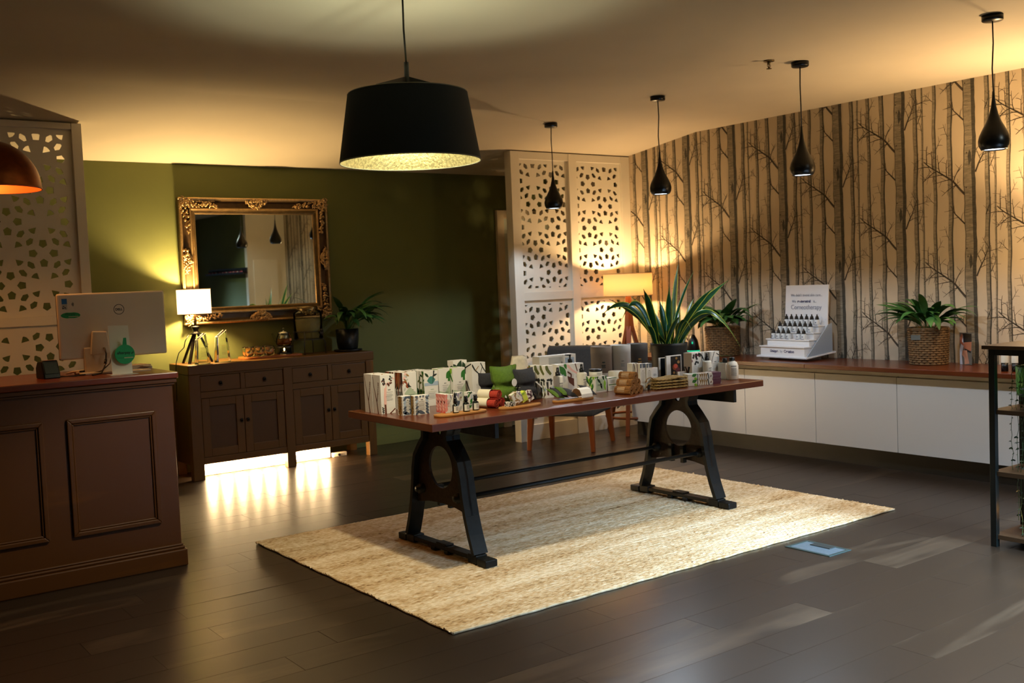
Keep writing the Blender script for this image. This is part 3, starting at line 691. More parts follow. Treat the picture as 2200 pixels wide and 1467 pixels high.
s = G().lathe([(.303, 1.9393), (.256, 2.2256)], 64).obj('lamp_shade', m_drum, t, recalc=False)
G().lathe([(.2995, 1.9403), (.2525, 2.2246)], 64).obj('gold_lining', m_goldleaf, s, recalc=False)
g = G()
for r, z in ((.3013, 1.9393), (.2545, 2.2256)): g.tube([(r*cos(2*pi*k/64), r*sin(2*pi*k/64), z) for k in range(64)], .0028, 6, closed=True)
g.obj('shade_rim', mat('pale_rim', '#6d6a55', .5), s)
for a in (-.55, 1.55, 3.65):
    g = G(); c, s_ = cos(a), sin(a); g.prism([(0, 2.2256), (.252, 2.2207), (.252, 2.2304), (.01, 2.3008), (0, 2.3008)], lambda r, z, tt: (r*c-tt*s_, r*s_+tt*c, z), -.0015, .0015); g.obj('spider_fin', m_pblk, t)
G().cyl((0, 0), .0105, 2.1816, 2.3623, 14).obj('stem', m_pblk, t); G().tube([(0, 0, 2.3575), (-.004, .002, 2.5), (-.003, 0, ZC)], .0042, 8).obj('flex', m_cord, t)
G().lathe([(0, 2.1816), (.022, 2.1816), (.022, 2.1327), (0, 2.1327)], 14).obj('lamp_holder', m_pblk, t)
G().cyl((0, 0), .055, ZC-.03, ZC, 24).obj('canopy', m_pblk, t)
m_cop = mat('brushed_copper', '#8a4a22', .34, .9, noise=.2, nscale=30); m_copin = mat('copper_lining', '#a84e1c', .45, .5)
t = thing('copper_pendant', 'copper dome pendant over the counter, cut by the left edge', 'pendant lamp', (.955, 5.62, 0))
R0 = .235; pr = [(.235, 1.975)]+[(R0*cos(a)*.97+.006, 1.98+.235*sin(a)) for a in [radians(5*k) for k in range(1, 17)]]+[(.03, 2.225), (0, 2.228)]
s = G().lathe(pr, 48).obj('lamp_shade', m_cop, t, recalc=False)
G().lathe([(r-.004, z-.002) for r, z in pr[:-2]]+[(0, 2.215)], 48).obj('copper_lining', m_copin, s, recalc=False)
g = G(); g.tube([(.234*cos(2*pi*k/48), .234*sin(2*pi*k/48), 1.976) for k in range(48)], .004, 6, closed=True); g.obj('shade_rim', m_copin, s)
G().tube([(0, 0, 2.225), (0, 0, ZC)], .004, 8).obj('flex', m_cord, t); G().cyl((0, 0), .05, ZC-.03, ZC, 24).obj('canopy', m_cop, t)
# ------------------------------------------------------------------ plants
m_leaf = mat('dark_leaf', '#376430', .40, noise=.35, nscale=18); m_leaf2 = mat('mid_leaf', '#4a7a3c', .38, noise=.3, nscale=18); m_stem = mat('green_stem', '#3a5a2a', .5)
m_soil = mat('potting_soil', '#1d150e', .9, noise=.5, nscale=80, bump=.6)
def leaf_g(path, wf, side, fold=.25, mis=None, cols=2):
    """leaf blade along a path of points; wf(t) half width; side = sideways direction"""
    g = G(); n = len(path); v = []; S = Vector(side).normalized(); K = cols*2+1
    for i, p in enumerate(path):
        p = Vector(p); d = (Vector(path[min(i+1, n-1)])-Vector(path[max(i-1, 0)])).normalized()
        up = S.cross(d).normalized(); w_ = wf(i/(n-1))
        for j in range(K):
            u = (j-cols)/cols; v.append(p+S*u*w_+up*abs(u)*w_*fold)
    f = []; m_ = []
    for i in range(n-1):
        for j in range(K-1):
            f.append((i*K+j, i*K+j+1, (i+1)*K+j+1, (i+1)*K+j)); m_.append(0 if mis is None else mis[j])
    o = len(g.v); g.v += [tuple(p) for p in v]; g.f += [list(q) for q in f]; g.m += m_; g.s += [True]*len(f); return g
def arc_path(az, r0, e0, e1, ln, n=11, z0=0):
    x, y, z = r0*cos(az), r0*sin(az), z0; P = [(x, y, z)]
    for i in range(n):
        e = e0+(e1-e0)*((i+.5)/n)**1.4; st = ln/n; x += cos(az)*cos(e)*st; y += sin(az)*cos(e)*st; z += sin(e)*st; P.append((x, y, z))
    return P
def lily(t, R, n, z0, spread, lens, lim=None, seed=1, pet=.42, wmax=.030):
    rr = random.Random(seed); k = 0
    for _try in range(n*500):
        if k >= n: break
        az = rr.uniform(0, 2*pi); e0 = rr.uniform(.9, 1.5); ln = rr.uniform(*lens); e1 = rr.uniform(-1.25, .15)*spread
        P = arc_path(az, R*rr.uniform(0, .6), e0, e1, ln, z0=z0)
        if lim and not all(lim(p) for p in P): continue
        wm = wmax*rr.uniform(.75, 1.15)
        def wf(u, wm=wm): return .0022 if u < pet else max(.0008, wm*sin(pi*min(1, ((u-pet)/(1-pet))**.75))**.8)
        leaf_g(P, wf, (-sin(az), cos(az), rr.uniform(-.3, .3)), .22, cols=1).obj('leaf', m_leaf if rr.random() < .6 else m_leaf2, t, recalc=False); k += 1
# peace lily on the sideboard
t = thing('potted_peace_lily', 'peace lily in a dark round pot on the sideboard beside the water dispenser', 'plant', (4.02, 7.84, H))
G().lathe([(0, .014), (.072, .014), (.086, .03), (.094, .09), (.098, .19), (.092, .19), (.088, .165), (0, .165)], 32).obj('pot', mat('dark_teal_glaze', '#10161a', .35), t)
G().lathe([(0, 0), (.115, 0), (.122, .012), (.118, .018), (.09, .016), (0, .016)], 32).obj('saucer', m_blk, t)
G().lathe([(0, .168), (.089, .168)], 24).obj('soil', m_soil, t)
lily(t, .07, 52, .165, 1.0, (.30, .50), lambda p: p[1] < .20 and p[2] > .03 and (p[0]**2+p[1]**2 > .105**2 or p[2] > .15) and p[0] > -.235, 5)
# wicker baskets with plants on the bench
m_wick = mat('woven_seagrass', '#7a5c38', .75, noise=.55, nscale=45); m_wick2 = mat('dark_woven_seagrass', '#2d2318', .8, noise=.5, nscale=45)
def basket(t, r0, r1, h, m, rows=16, n=40):
    for k in range(rows):
        z = h*(k+.5)/rows; r = r0+(r1-r0)*(k+.5)/rows
        pts = [((r+.0045*(1 if (j+k) % 2 else -1))*cos(2*pi*j/n), (r+.0045*(1 if (j+k) % 2 else -1))*sin(2*pi*j/n), z) for j in range(n)]
        if k == 0: g = G()
        g.tube(pts, h/rows*.56, 6, closed=True)
    g.obj('woven_wall', m, t)
    g = G()
    for j in range(n): a = 2*pi*j/n; g.tube([(r0*cos(a), r0*sin(a), .002), (r1*cos(a), r1*sin(a), h-.004)], .0035, 5)
    g.obj('uprights', m_wick2, t); g = G()
    g.tube([(r1*cos(2*pi*j/n), r1*sin(2*pi*j/n), h) for j in range(n)], .008, 8, closed=True); g.obj('rim', m, t)
    G().lathe([(0, h*.85), (r1-.012, h*.85)], 24).obj('soil', m_soil, t)
BZ = .722
t = thing('basket_plant', 'leafy plant in a brown seagrass basket beside the acrylic photo block', 'plant', (6.548, 3.985, BZ))
basket(t, .118, .130, .252, m_wick); G().box(-.034, .034, -.004, 0, -.018, .016).obj('blank_tag', mat('grey_tag', '#5f625c', .6), t, loc=(-.136, .012, .195), rz=radians(-84))
lily(t, .10, 54, .22, 1.0, (.26, .44), lambda p: p[0] < .15 and (p[0]**2+p[1]**2 > .145**2 or p[2] > .215) and p[2] > .08, 12, pet=.30, wmax=.030)
t = thing('basket_plant', 'bushy plant in a dark seagrass basket behind the snake plant', 'plant', (6.548, 5.88, BZ))
basket(t, .125, .14, .24, m_wick); lily(t, .10, 50, .21, 1.1, (.26, .42), lambda p: p[0] < .15 and (p[0]**2+p[1]**2 > .155**2 or p[2] > .205) and p[2] > .06, 21, pet=.30, wmax=.044)
# snake plant on the table
TT = .756
t = thing('snake_plant', 'snake plant with yellow-edged leaves in a black pot on the display table', 'plant', (4.72, 4.70, TT))
m_sg = mat('snake_leaf', '#14502a', .3, noise=.5, nscale=14, nstretch=(1, 1, 3)); m_sy = mat('snake_leaf_edge', '#b9c240', .4)
G().lathe([(0, 0), (.098, 0), (.104, .006), (.119, .205), (.121, .222), (.112, .222), (.109, .20), (0, .20)], 40).obj('pot', mat('matt_black_pot', '#1a1c1a', .55, noise=.3, nscale=30), t)
G().lathe([(0, .203), (.11, .203)], 28).obj('soil', m_soil, t)
fw = (sin(.634), cos(.634)); rt = (cos(.634), -sin(.634))
TIPS = [(.11, .728, .20, .03, .060), (.166, .679, -.06, .02, .045), (.309, .569, .0, .035, .07), (.417, .612, .08, .035, .05), (-.147, .577, .05, .04, .06), (-.434, .422, -.08, .035, .30), (-.312, .386, -.12, .030, .36),
        (-.363, .516, .15, .022, .04), (-.219, .528, .12, .022, .05), (-.058, .496, -.05, .034, .03), (.049, .507, .1, .020, .02), (.015, .586, .0, .034, .02), (.441, .183, -.10, .032, .46), (.116, .311, -.18, .022, .20),
        (.28, .399, -.1, .032, .10), (-.10, .46, .15, .036, .02), (-.03, .43, .2, .03, .02), (.10, .47, .17, .03, .02), (.2, .50, .16, .03, .05), (-.2, .40, .18, .034, .06), (.33, .42, .12, .03, .10), (.06, .40, -.12, .026, .03), (-.15, .34, -.10, .028, .06)]
for k, (a, z, dp, wd, sag) in enumerate(TIPS):
    b = (RND.uniform(-.05, .05)+max(-.05, min(.05, a*.25)), .20, RND.uniform(-.03, .03)+max(-.05, min(.05, dp*.25)))
    c = (b[0]+(a-b[0])*.45, .20+(z-.20)*.55+sag, (b[2]+dp)/2*1.0); P = []
    for i in range(15):
        u = i/14; q = [b[j]*(1-u)**2+2*c[j]*u*(1-u)+(a, z, dp)[j]*u*u for j in range(3)]
        P.append((rt[0]*q[0]+fw[0]*q[2], rt[1]*q[0]+fw[1]*q[2], q[1]))
    tw = RND.uniform(-.7, .7)
    d = (Vector(P[-1])-Vector(P[0])).normalized(); hz = Vector((rt[0], rt[1], 0))
    sd = d.cross(Vector((fw[0], fw[1], 0))).normalized(); sd = (sd*cos(tw)+Vector((fw[0], fw[1], 0))*sin(tw))
    wf = lambda u, wd=wd: max(.001, wd*.62*(.38+.62*sin(pi*min(1, u*1.05+.02))**.7)*(1 if u < .72 else max(0, (1-u)/.28)**.75))
    g = G(); n = len(P); v = []
    cols = [-1, -.78, 0, .78, 1]
    for i, p in enumerate(P):
        p = Vector(p); dd = (Vector(P[min(i+1, n-1)])-Vector(P[max(i-1, 0)])).normalized(); s2 = (sd-dd*sd.dot(dd)).normalized(); up = s2.cross(dd)
        for u in cols: v.append(p+s2*u*wf(i/(n-1))+up*abs(u)*wf(i/(n-1))*.3)
    f = [(i*5+j, i*5+j+1, i*5+6+j, i*5+5+j) for i in range(n-1) for j in range(4)]
    g.add(v, f, 0, True); g.m = [0 if (q % 4) in (1, 2) else 1 for q in range(len(f))]
    g.obj('leaf', [m_sg, m_sy], t, recalc=False)
# ------------------------------------------------------------------ things on the sideboard
m_cry = glass('crystal', (.97, 1, .96)); m_tg = thin_glass('thin_glass', (.97, .99, .96)); m_etch = mat('etched_ink', '#3b3526', .6); m_etch2 = mat('etched_orange', '#b0602a', .6)
def award(label, x, y, rz, w0, h, m2):
    t = thing('crystal_award', label, 'award', (x, y, H), rz); d = .024
    g = G().prism([(-w0/2, 0), (w0/2, 0), (w0*.30, h), (-w0*.36, h*.80)], lambda a, b, tt: (a, tt*(1-.3*b/h), b), -d, d); g.obj('crystal_block', m_cry, t, bevel=.002)
    g = G()
    for k in range(7): g.box(-.022+.003*(k % 2), .028-.004*(k % 3), -d*.82-.0006, -d*.82-.0003, h*(.25+.045*k), h*(.25+.045*k)+.0022)
    g.obj('etched_lines', m2, t)
    g = G().tube([(-w0/2, -d, .003), (-w0*.36, -d*.76, h*.80), (w0*.30, -d*.7, h), (w0/2, -d, .003)], .0016, 6, closed=True).tube([(-w0/2, d, .003), (-w0*.36, d*.76, h*.80), (w0*.30, d*.7, h)], .0016, 6).tube([(-w0*.36, -d*.76, h*.80), (-w0*.36, d*.76, h*.80)], .003, 6)
    g.obj('edge_glint', mat('painted_crystal_glint', '#f0e6cc', .15), t)  # cream tubes painted in as the bright glints along the crystal edges
    return t
award('left crystal award in front of the table lamp, with dark etched lines', 2.70, 7.70, .25, .105, .235, m_etch)
award('right crystal award between the table lamp and the glass cups', 2.868, 7.72, .35, .12, .250, m_etch2)
m_bam = wood('bamboo_board', '#a8743c', '#d8ad6c', .45, axis=0, scale=4)
def oval(L, W, th, n=40, tip=2.6):
    P = []
    for k in range(n):
        a = 2*pi*k/n; c, s_ = cos(a), sin(a); P.append((L/2*abs(c)**(2/tip)*(1 if c > 0 else -1), W/2*abs(s_)**(2/tip)*(1 if s_ > 0 else -1)))
    return G().prism(P, lambda a, b, tt: (a, b, tt), 0, th, sm=False)
m_tray = wood('honey_tray', '#8a4d1d', '#c98440', .4, axis=0, scale=4)
tag(oval(.50, .24, .018, tip=5).obj('serving_tray', m_tray, loc=(3.315, 7.84, H), bevel=.004), 'honey wood serving tray under the glass cups and teapot', 'tray')
HT = H+.019
cup0 = thing('glass_cup', 'double walled glass cup at the left end of the front row on the tray', 'cup', (3.115, 7.775, HT), group='glass cups on the serving tray')
G().lathe([(0, 0), (.022, 0), (.034, .012), (.038, .035), (.037, .072), (.0365, .078), (.0345, .078), (.034, .07), (.030, .035), (.018, .014), (0, .012)], 24).obj('outer_wall', m_cry, cup0)
CL = ['glass cup in the middle of the front row on the tray', 'glass cup at the right end of the front row beside the teapot warmer', 'glass cup at the left end of the back row on the tray', 'glass cup in the middle of the back row on the tray', 'glass cup at the right end of the back row on the tray']
for (x, y), lb in zip(((3.198, 7.77), (3.280, 7.765), (3.125, 7.86), (3.207, 7.857), (3.289, 7.852)), CL): dup(cup0, (x, y, HT), label=lb)
t = thing('teapot_warmer', 'black teapot warmer with a lit candle on the serving tray', 'warmer', (3.44, 7.845, HT))
g = G().lathe([(.062, 0), (.064, .004), (.060, .045), (.055, .062), (.048, .064), (.048, .060), (.055, .043), (.058, .004), (.062, 0)], 32, arc=(radians(-60), radians(210))); g.lathe([(0, 0), (.063, 0), (.063, .008), (0, .008)], 32).lathe([(.066, .052), (.066, .066), (.052, .066), (.052, .052), (.066, .052)], 32); g.obj('warmer_body', m_blk, t)
cn = G().cyl((0, 0), .019, .009, .024, 18).obj('tealight', m_pc, t); G().lathe([(0, .024), (.005, .032), (.0045, .040), (0, .052)], 10).obj('flame', mat('flame', '#ffd890', .5, emit='#ffd27a', es=30), cn)
t = thing('glass_teapot', 'small glass teapot of amber tea on the black warmer', 'teapot', (3.44, 7.845, HT+.067))
G().lathe([(0, 0), (.046, 0), (.062, .014), (.066, .036), (.058, .068), (.045, .098), (.046, .104), (.043, .104), (.043, .098), (.055, .068), (.063, .036), (.058, .015), (0, .004)], 32).obj('glass_body', m_tg, t)
G().lathe([(0, .004), (.058, .014), (.0625, .036), (.057, .058), (0, .058)], 32).obj('tea', mat('amber_tea', '#c0601a', .1, trans=.7, ior=1.33), t)
G().lathe([(.038, .06), (.039, .10), (0, .10)], 24).obj('infuser', mat('steel_mesh', '#8c8672', .35, .8), t)
l = G().lathe([(.048, .104), (.046, .110), (.025, .120), (0, .122)], 28).obj('lid', m_chrome, t); G().lathe([(0, .12), (.006, .122), (.010, .134), (.006, .146), (0, .148)], 14).obj('knob', m_cry, l)
G().tube([(.043, .0, .092), (.075, 0, .096), (.098, 0, .075), (.095, 0, .045), (.068, 0, .026)], .0055, 8).obj('handle', m_tg, t)
G().tube([(-.055, 0, .035), (-.075, 0, .05), (-.085, 0, .085), (-.10, 0, .105)], [.014, .010, .007, .005], 10).obj('spout', m_tg, t)
G().tube([(.03, -.035, .104), (.034, -.05, .085), (.032, -.062, .06)], .001, 4).box(.022, .040, -.066, -.0645, .042, .06).obj('tea_bag_label', mat('peach_card', '#d08a55', .6), t)
t = thing('drink_dispenser', 'glass water dispenser on a black wire stand on the sideboard', 'dispenser', (3.665, 7.85, H))
G().lathe([(0, .125), (.11, .125), (.118, .135), (.118, .345), (.105, .362), (.082, .368), (.080, .372), (.0775, .366), (.10, .356), (.1145, .343), (.1145, .137), (0, .130)], 40).obj('glass_jar', m_tg, t)
G().lathe([(0, .1305), (.1135, .137), (.1138, .30), (0, .30)], 40).obj('water', haze_glass('water_in_jar', (.92, .92, .78), (.42, .36, .20), .45), t)
G().lathe([(.085, .366), (.085, .392), (.078, .402), (0, .404)], 32).obj('lid', mat('dull_steel_lid', '#7d6d4c', .25, .9), t)
g = G().tube([(.05, -.116, .18), (.05, -.150, .18)], .012, 12).tube([(.05, -.143, .20), (.05, -.146, .155)], .010, 10); g.ball((.05, -.146, .20), .014); g.obj('tap', m_blk, t)
g = G()
for zz in (.125, .19): g.tube([(.121*cos(2*pi*k/40), .121*sin(2*pi*k/40), zz) for k in range(40)], .0035, 6, closed=True)
for a in (-.6, .9, 2.5, 4.0):
    g.tube([(.121*cos(a), .121*sin(a), .19), (.121*cos(a), .121*sin(a), .125), (.135*cos(a), .135*sin(a), .10), (.137*cos(a), .137*sin(a), 0)], .004, 8)
g.obj('wire_stand', m_blk, t)
# ------------------------------------------------------------------ armchair
m_grey = mat('charcoal_upholstery', '#3c3b39', .9, noise=.3, nscale=160, bump=.4)
t = thing('grey_armchair', 'armless charcoal upholstered chair with wooden legs behind the display table', 'chair', (5.49, 6.66, 0), radians(32))
# local +x = back of the chair
G().box(-.31, .27, -.30, .30, .29, .43).obj('seat', m_grey, t, bevel=.03, seg=3)
g = G().prism([(.20, .36), (.31, .36), (.40, .80), (.385, .835), (.34, .835), (.315, .80)], lambda a, b, tt: (a, tt, b), -.31, .31); g.obj('backrest', m_grey, t, bevel=.025, seg=3)
for x, y, dx, dy in ((-.27, .26, -.02, .02), (-.27, -.26, -.02, -.02), (.24, .26, .06, .02), (.24, -.26, .06, -.02)):
    G().beam((x, y, .31), (x+dx, y+dy, 0), .052, .052, .032, .032).obj('leg', m_lwood, t, bevel=.004)
# ------------------------------------------------------------------ rug, floor box
m_jute = None
def jute():
    m, nt, b = base_mat('jute_yarn'); N = nt.nodes.new; L = nt.links.new
    tc = N('ShaderNodeTexCoord'); mp = N('ShaderNodeMapping'); mp.inputs['Scale'].default_value = (26, 110, 1); L(tc.outputs['Object'], mp.inputs[0])
    n = N('ShaderNodeTexNoise'); n.inputs['Scale'].default_value = 1; n.inputs['Detail'].default_value = 5; L(mp.outputs[0], n.inputs['Vector'])
    mp2 = N('ShaderNodeMapping'); mp2.inputs['Scale'].default_value = (.8, 7, 1); L(tc.outputs['Object'], mp2.inputs[0])
    n2 = N('ShaderNodeTexNoise'); n2.inputs['Scale'].default_value = 1; n2.inputs['Detail'].default_value = 2; L(mp2.outputs[0], n2.inputs['Vector'])
    a = N('ShaderNodeMath'); a.operation = 'MULTIPLY_ADD'; a.inputs[1].default_value = .6; h = N('ShaderNodeMath'); h.operation = 'MULTIPLY'; h.inputs[1].default_value = .4
    L(n2.outputs['Fac'], h.inputs[0]); L(n.outputs['Fac'], a.inputs[0]); L(h.outputs[0], a.inputs[2])
    cr = N('ShaderNodeValToRGB'); e = cr.color_ramp.elements; e[0].position = .30; e[0].color = lin('#6e4d2a'); e[1].position = .62; e[1].color = lin('#e3d0ac'); q = e.new(.44); q.color = lin('#bf9f70')
    L(a.outputs[0], cr.inputs[0]); L(cr.outputs[0], b.inputs['Base Color']); b.inputs['Roughness'].default_value = .95; b.inputs['Specular IOR Level'].default_value = .1
    n3 = N('ShaderNodeTexNoise'); n3.inputs['Scale'].default_value = 260; L(tc.outputs['Object'], n3.inputs['Vector'])
    bp = N('ShaderNodeBump'); bp.inputs['Strength'].default_value = .7; bp.inputs['Distance'].default_value = .004; L(n3.outputs['Fac'], bp.inputs['Height']); L(bp.outputs[0], b.inputs['Normal']); return m
m_jute = jute()
# woven rows of looped jute: each row a bumpy ridge along X
RX0, RX1, RY0, RY1 = 2.150, 5.205, 3.405, 5.43
def rug():
    nr = 112; ns = 210; v = []; f = []; rr = random.Random(3); dy = (RY1-RY0)/nr; dx = (RX1-RX0)/ns
    for r in range(nr):
        yc = RY0+dy*(r+.5); o = len(v); ph = rr.random()*6
        for i in range(ns+1):
            x = RX0+dx*i; hh = .0125+.0022*(1 if (i+r) % 2 else -1)*rr.uniform(.4, 1)+.0015*sin(i*.21+ph)
            if rr.random() < .006: hh += .006
            wob = .0016*sin(i*.5+ph)+.003*sin(x*2.1+.6)*(1 if r in (0, nr-1) else .6)
            xx = x+rr.uniform(-.0015, .0015)+(.008*(rr.random()-.5)+.004*sin(yc*9) if i in (0, ns) else 0)
            v += [(xx, yc-dy*.5+wob, .003 if r == 0 else .0085), (xx, yc+wob, hh), (xx, yc+dy*.5+wob, .003 if r == nr-1 else .0085)]
        for i in range(ns):
            a = o+i*3; f += [(a, a+3, a+4, a+1), (a+1, a+4, a+5, a+2)]
    g = G(); g.add(v, f, 0, True); g.box(RX0+.01, RX1-.01, RY0+.01, RY1-.01, .0005, .005)
    for (x0, x1, y0, y1) in ((RX0, RX1, RY0-.004, RY0+.004), (RX0, RX1, RY1-.004, RY1+.004), (RX0-.002, RX0+.008, RY0, RY1), (RX1-.008, RX1+.002, RY0, RY1)):
        pts = []; k = 90
        for i in range(k+1): u = i/k; pts.append((x0+(x1-x0)*u if x1-x0 > .1 else (x0+x1)/2+.003*sin(u*60), y0+(y1-y0)*u if y1-y0 > .1 else (y0+y1)/2+.003*sin(u*80), .006))
        g.tube(pts, .006, 6)
    return tag(g.obj('jute_rug', m_jute, recalc=False), 'large natural jute rug under the display table', 'rug')
rug()
m_fb = mat('grey_green_metal', '#42534f', .4, .5); m_fbs = mat('brushed_steel_plate', '#7d8f98', .35, .6, noise=.15, nscale=60)
t = thing('floor_box', 'metal floor outlet box set in the planks near the corner of the rug', 'floor outlet', (4.219, 3.195, 0))
g = G().box(-.088, .088, -.135, -.117, 0, .004).box(-.088, .088, .117, .135, 0, .004).box(-.088, -.070, -.117, .117, 0, .004).box(.070, .088, -.117, .117, 0, .004); g.obj('rim', m_fb, t, bevel=.001)
G().box(-.070, .070, -.117, .117, 0, .0022).obj('lid', m_fbs, t)
G().box(.022, .072, -.055, .065, .001, .0065).obj('cable_flap', mat('dark_flap', '#2b302d', .45), t, bevel=.001)
# ------------------------------------------------------------------ display table
m_tt = wood('walnut_top', '#5c2a0e', '#b0622a', .32, axis=0, scale=2.2, coat=.35)
m_cast = mat('black_cast_iron', '#101413', .5, .4, noise=.4, nscale=35, bump=.3); m_rust = mat('rusty_cast_iron', '#2e2114', .7, .3, noise=.5, nscale=60, bump=.4)
TX, TY = 3.682, 4.478
t = thing('display_table', 'long walnut table on black cast iron legs standing on the jute rug', 'table', (TX, TY, 0))
G().box(-1.188, 1.185, -.424, .424, .718, TT).obj('tabletop', m_tt, t, bevel=.003)
def iron_leg(x, sgn):
    L = [(.135, .715), (.135, .652), (.122, .625), (.126, .600), (.165, .560), (.215, .500), (.238, .42), (.250, .33), (.272, .23), (.300, .14), (.335, .05)]
    inner = [(.066, .715), (.066, .62), (.075, .590), (.115, .548), (.155, .503), (.180, .42), (.190, .33), (.205, .262)]
    web_out = [(a, b) for a, b in L[:9]]
    O = web_out+[(.215, .235), (.13, .250), (.04, .256), (-.04, .256), (-.13, .250), (-.215, .235)]+[(-a, b) for a, b in web_out[::-1]]
    hole = [(.113*cos(2*pi*k/32), .447+.111*sin(2*pi*k/32)) for k in range(32)]; notch = [(-.022, .714), (-.022, .635), (-.014, .620), (0, .615), (.014, .620), (.022, .635), (.022, .714)]
    o = poly2mesh(O, [hole, notch], .014, 'leg_frame', m_rust, t); o.location = (x, 0, 0.0135); o.rotation_euler = (0, 0, pi/2)
    md = o.modifiers.new('bevel', 'BEVEL'); md.width = .002; md.segments = 1; md.limit_method = 'ANGLE'
    for s in (-1, 1):                                   # wide flanges along both outer edges
        g = G(); n = len(L); v = []
        for i, (a, b) in enumerate(L):
            p = Vector(L[max(i-1, 0)]); q = Vector(L[min(i+1, n-1)]); d = (q-p).normalized(); nx, nz = -d.y, d.x
            if nx > 0: nx, nz = -nx, -nz
            th = .024
            for e in (-.042, .042):
                v += [(x+e, s*a, b+.0135), (x+e, s*(a+nx*th), b+nz*th+.0135)]
        f = []
        for i in range(n-1):
            A = i*4; B = A+4; f += [(A, A+2, B+2, B), (A+1, B+1, B+3, A+3), (A, B, B+1, A+1), (A+2, A+3, B+3, B+2)]
        f += [(0, 1, 3, 2), ((n-1)*4, (n-1)*4+2, (n-1)*4+3, (n-1)*4+1)]
        g.add(v, f); g.obj('leg_flange', m_cast, o).matrix_parent_inverse = (Matrix.Translation(o.location) @ Matrix.Rotation(pi/2, 4, 'Z')).inverted()
    g = G(); z = .0135
    g.box(x-.03, x+.03, -.40, .40, z+.014, z+.038)
    for y0, y1 in ((-.425, -.345), (.345, .425)): g.box(x-.036, x+.036, y0, y1, z, z+.036)
    for y0 in (-.34, .26): g.box(x-.034, x+.034, y0, y0+.08, z+.002, z+.046)
    for y0 in (-.085, .045): g.box(x-.038, x+.038, y0, y0+.04, z, z+.02)
    g.box(x-.026, x+.026, -.05, .05, z+.036, z+.048); g.obj('foot_bar', m_cast, t, bevel=.005)
    g = G()
    for s in (-1, 1):
        G().lathe([(0, -.05), (.016, -.05), (.016, -.034), (.027, -.034), (.027, .034), (.016, .034), (.016, .05), (0, .05)], 18).xf(Matrix.Translation((x, s*.183, .325)) @ Matrix.Rotation(pi/2, 4, 'Y')).obj('rod_boss', m_cast, t)
        G().box(x+sgn*.004, x+sgn*.034, s*.05-.012, s*.05+.012, .25, .36).obj('leg_rib', m_cast, t)
iron_leg(2.803-TX, 1); iron_leg(4.561-TX, -1)
for s in (-1, 1): G().tube([(2.78-TX, s*.183, .325), (4.585-TX, s*.183, .325)], .0115, 10).obj('stretcher_rod', m_cast, t)
for x in (2.80+.085, 4.56+.075): G().box(x-TX-.012, x-TX+.012, -.40, .37, .640, .718).obj('cross_bearer', m_cast, t, bevel=.002)
for x in (2.803, 4.561): G().box(x-TX-.06, x-TX+.075, -.13, .13, .706, .718).obj('mounting_plate', m_cast, t, bevel=.001)
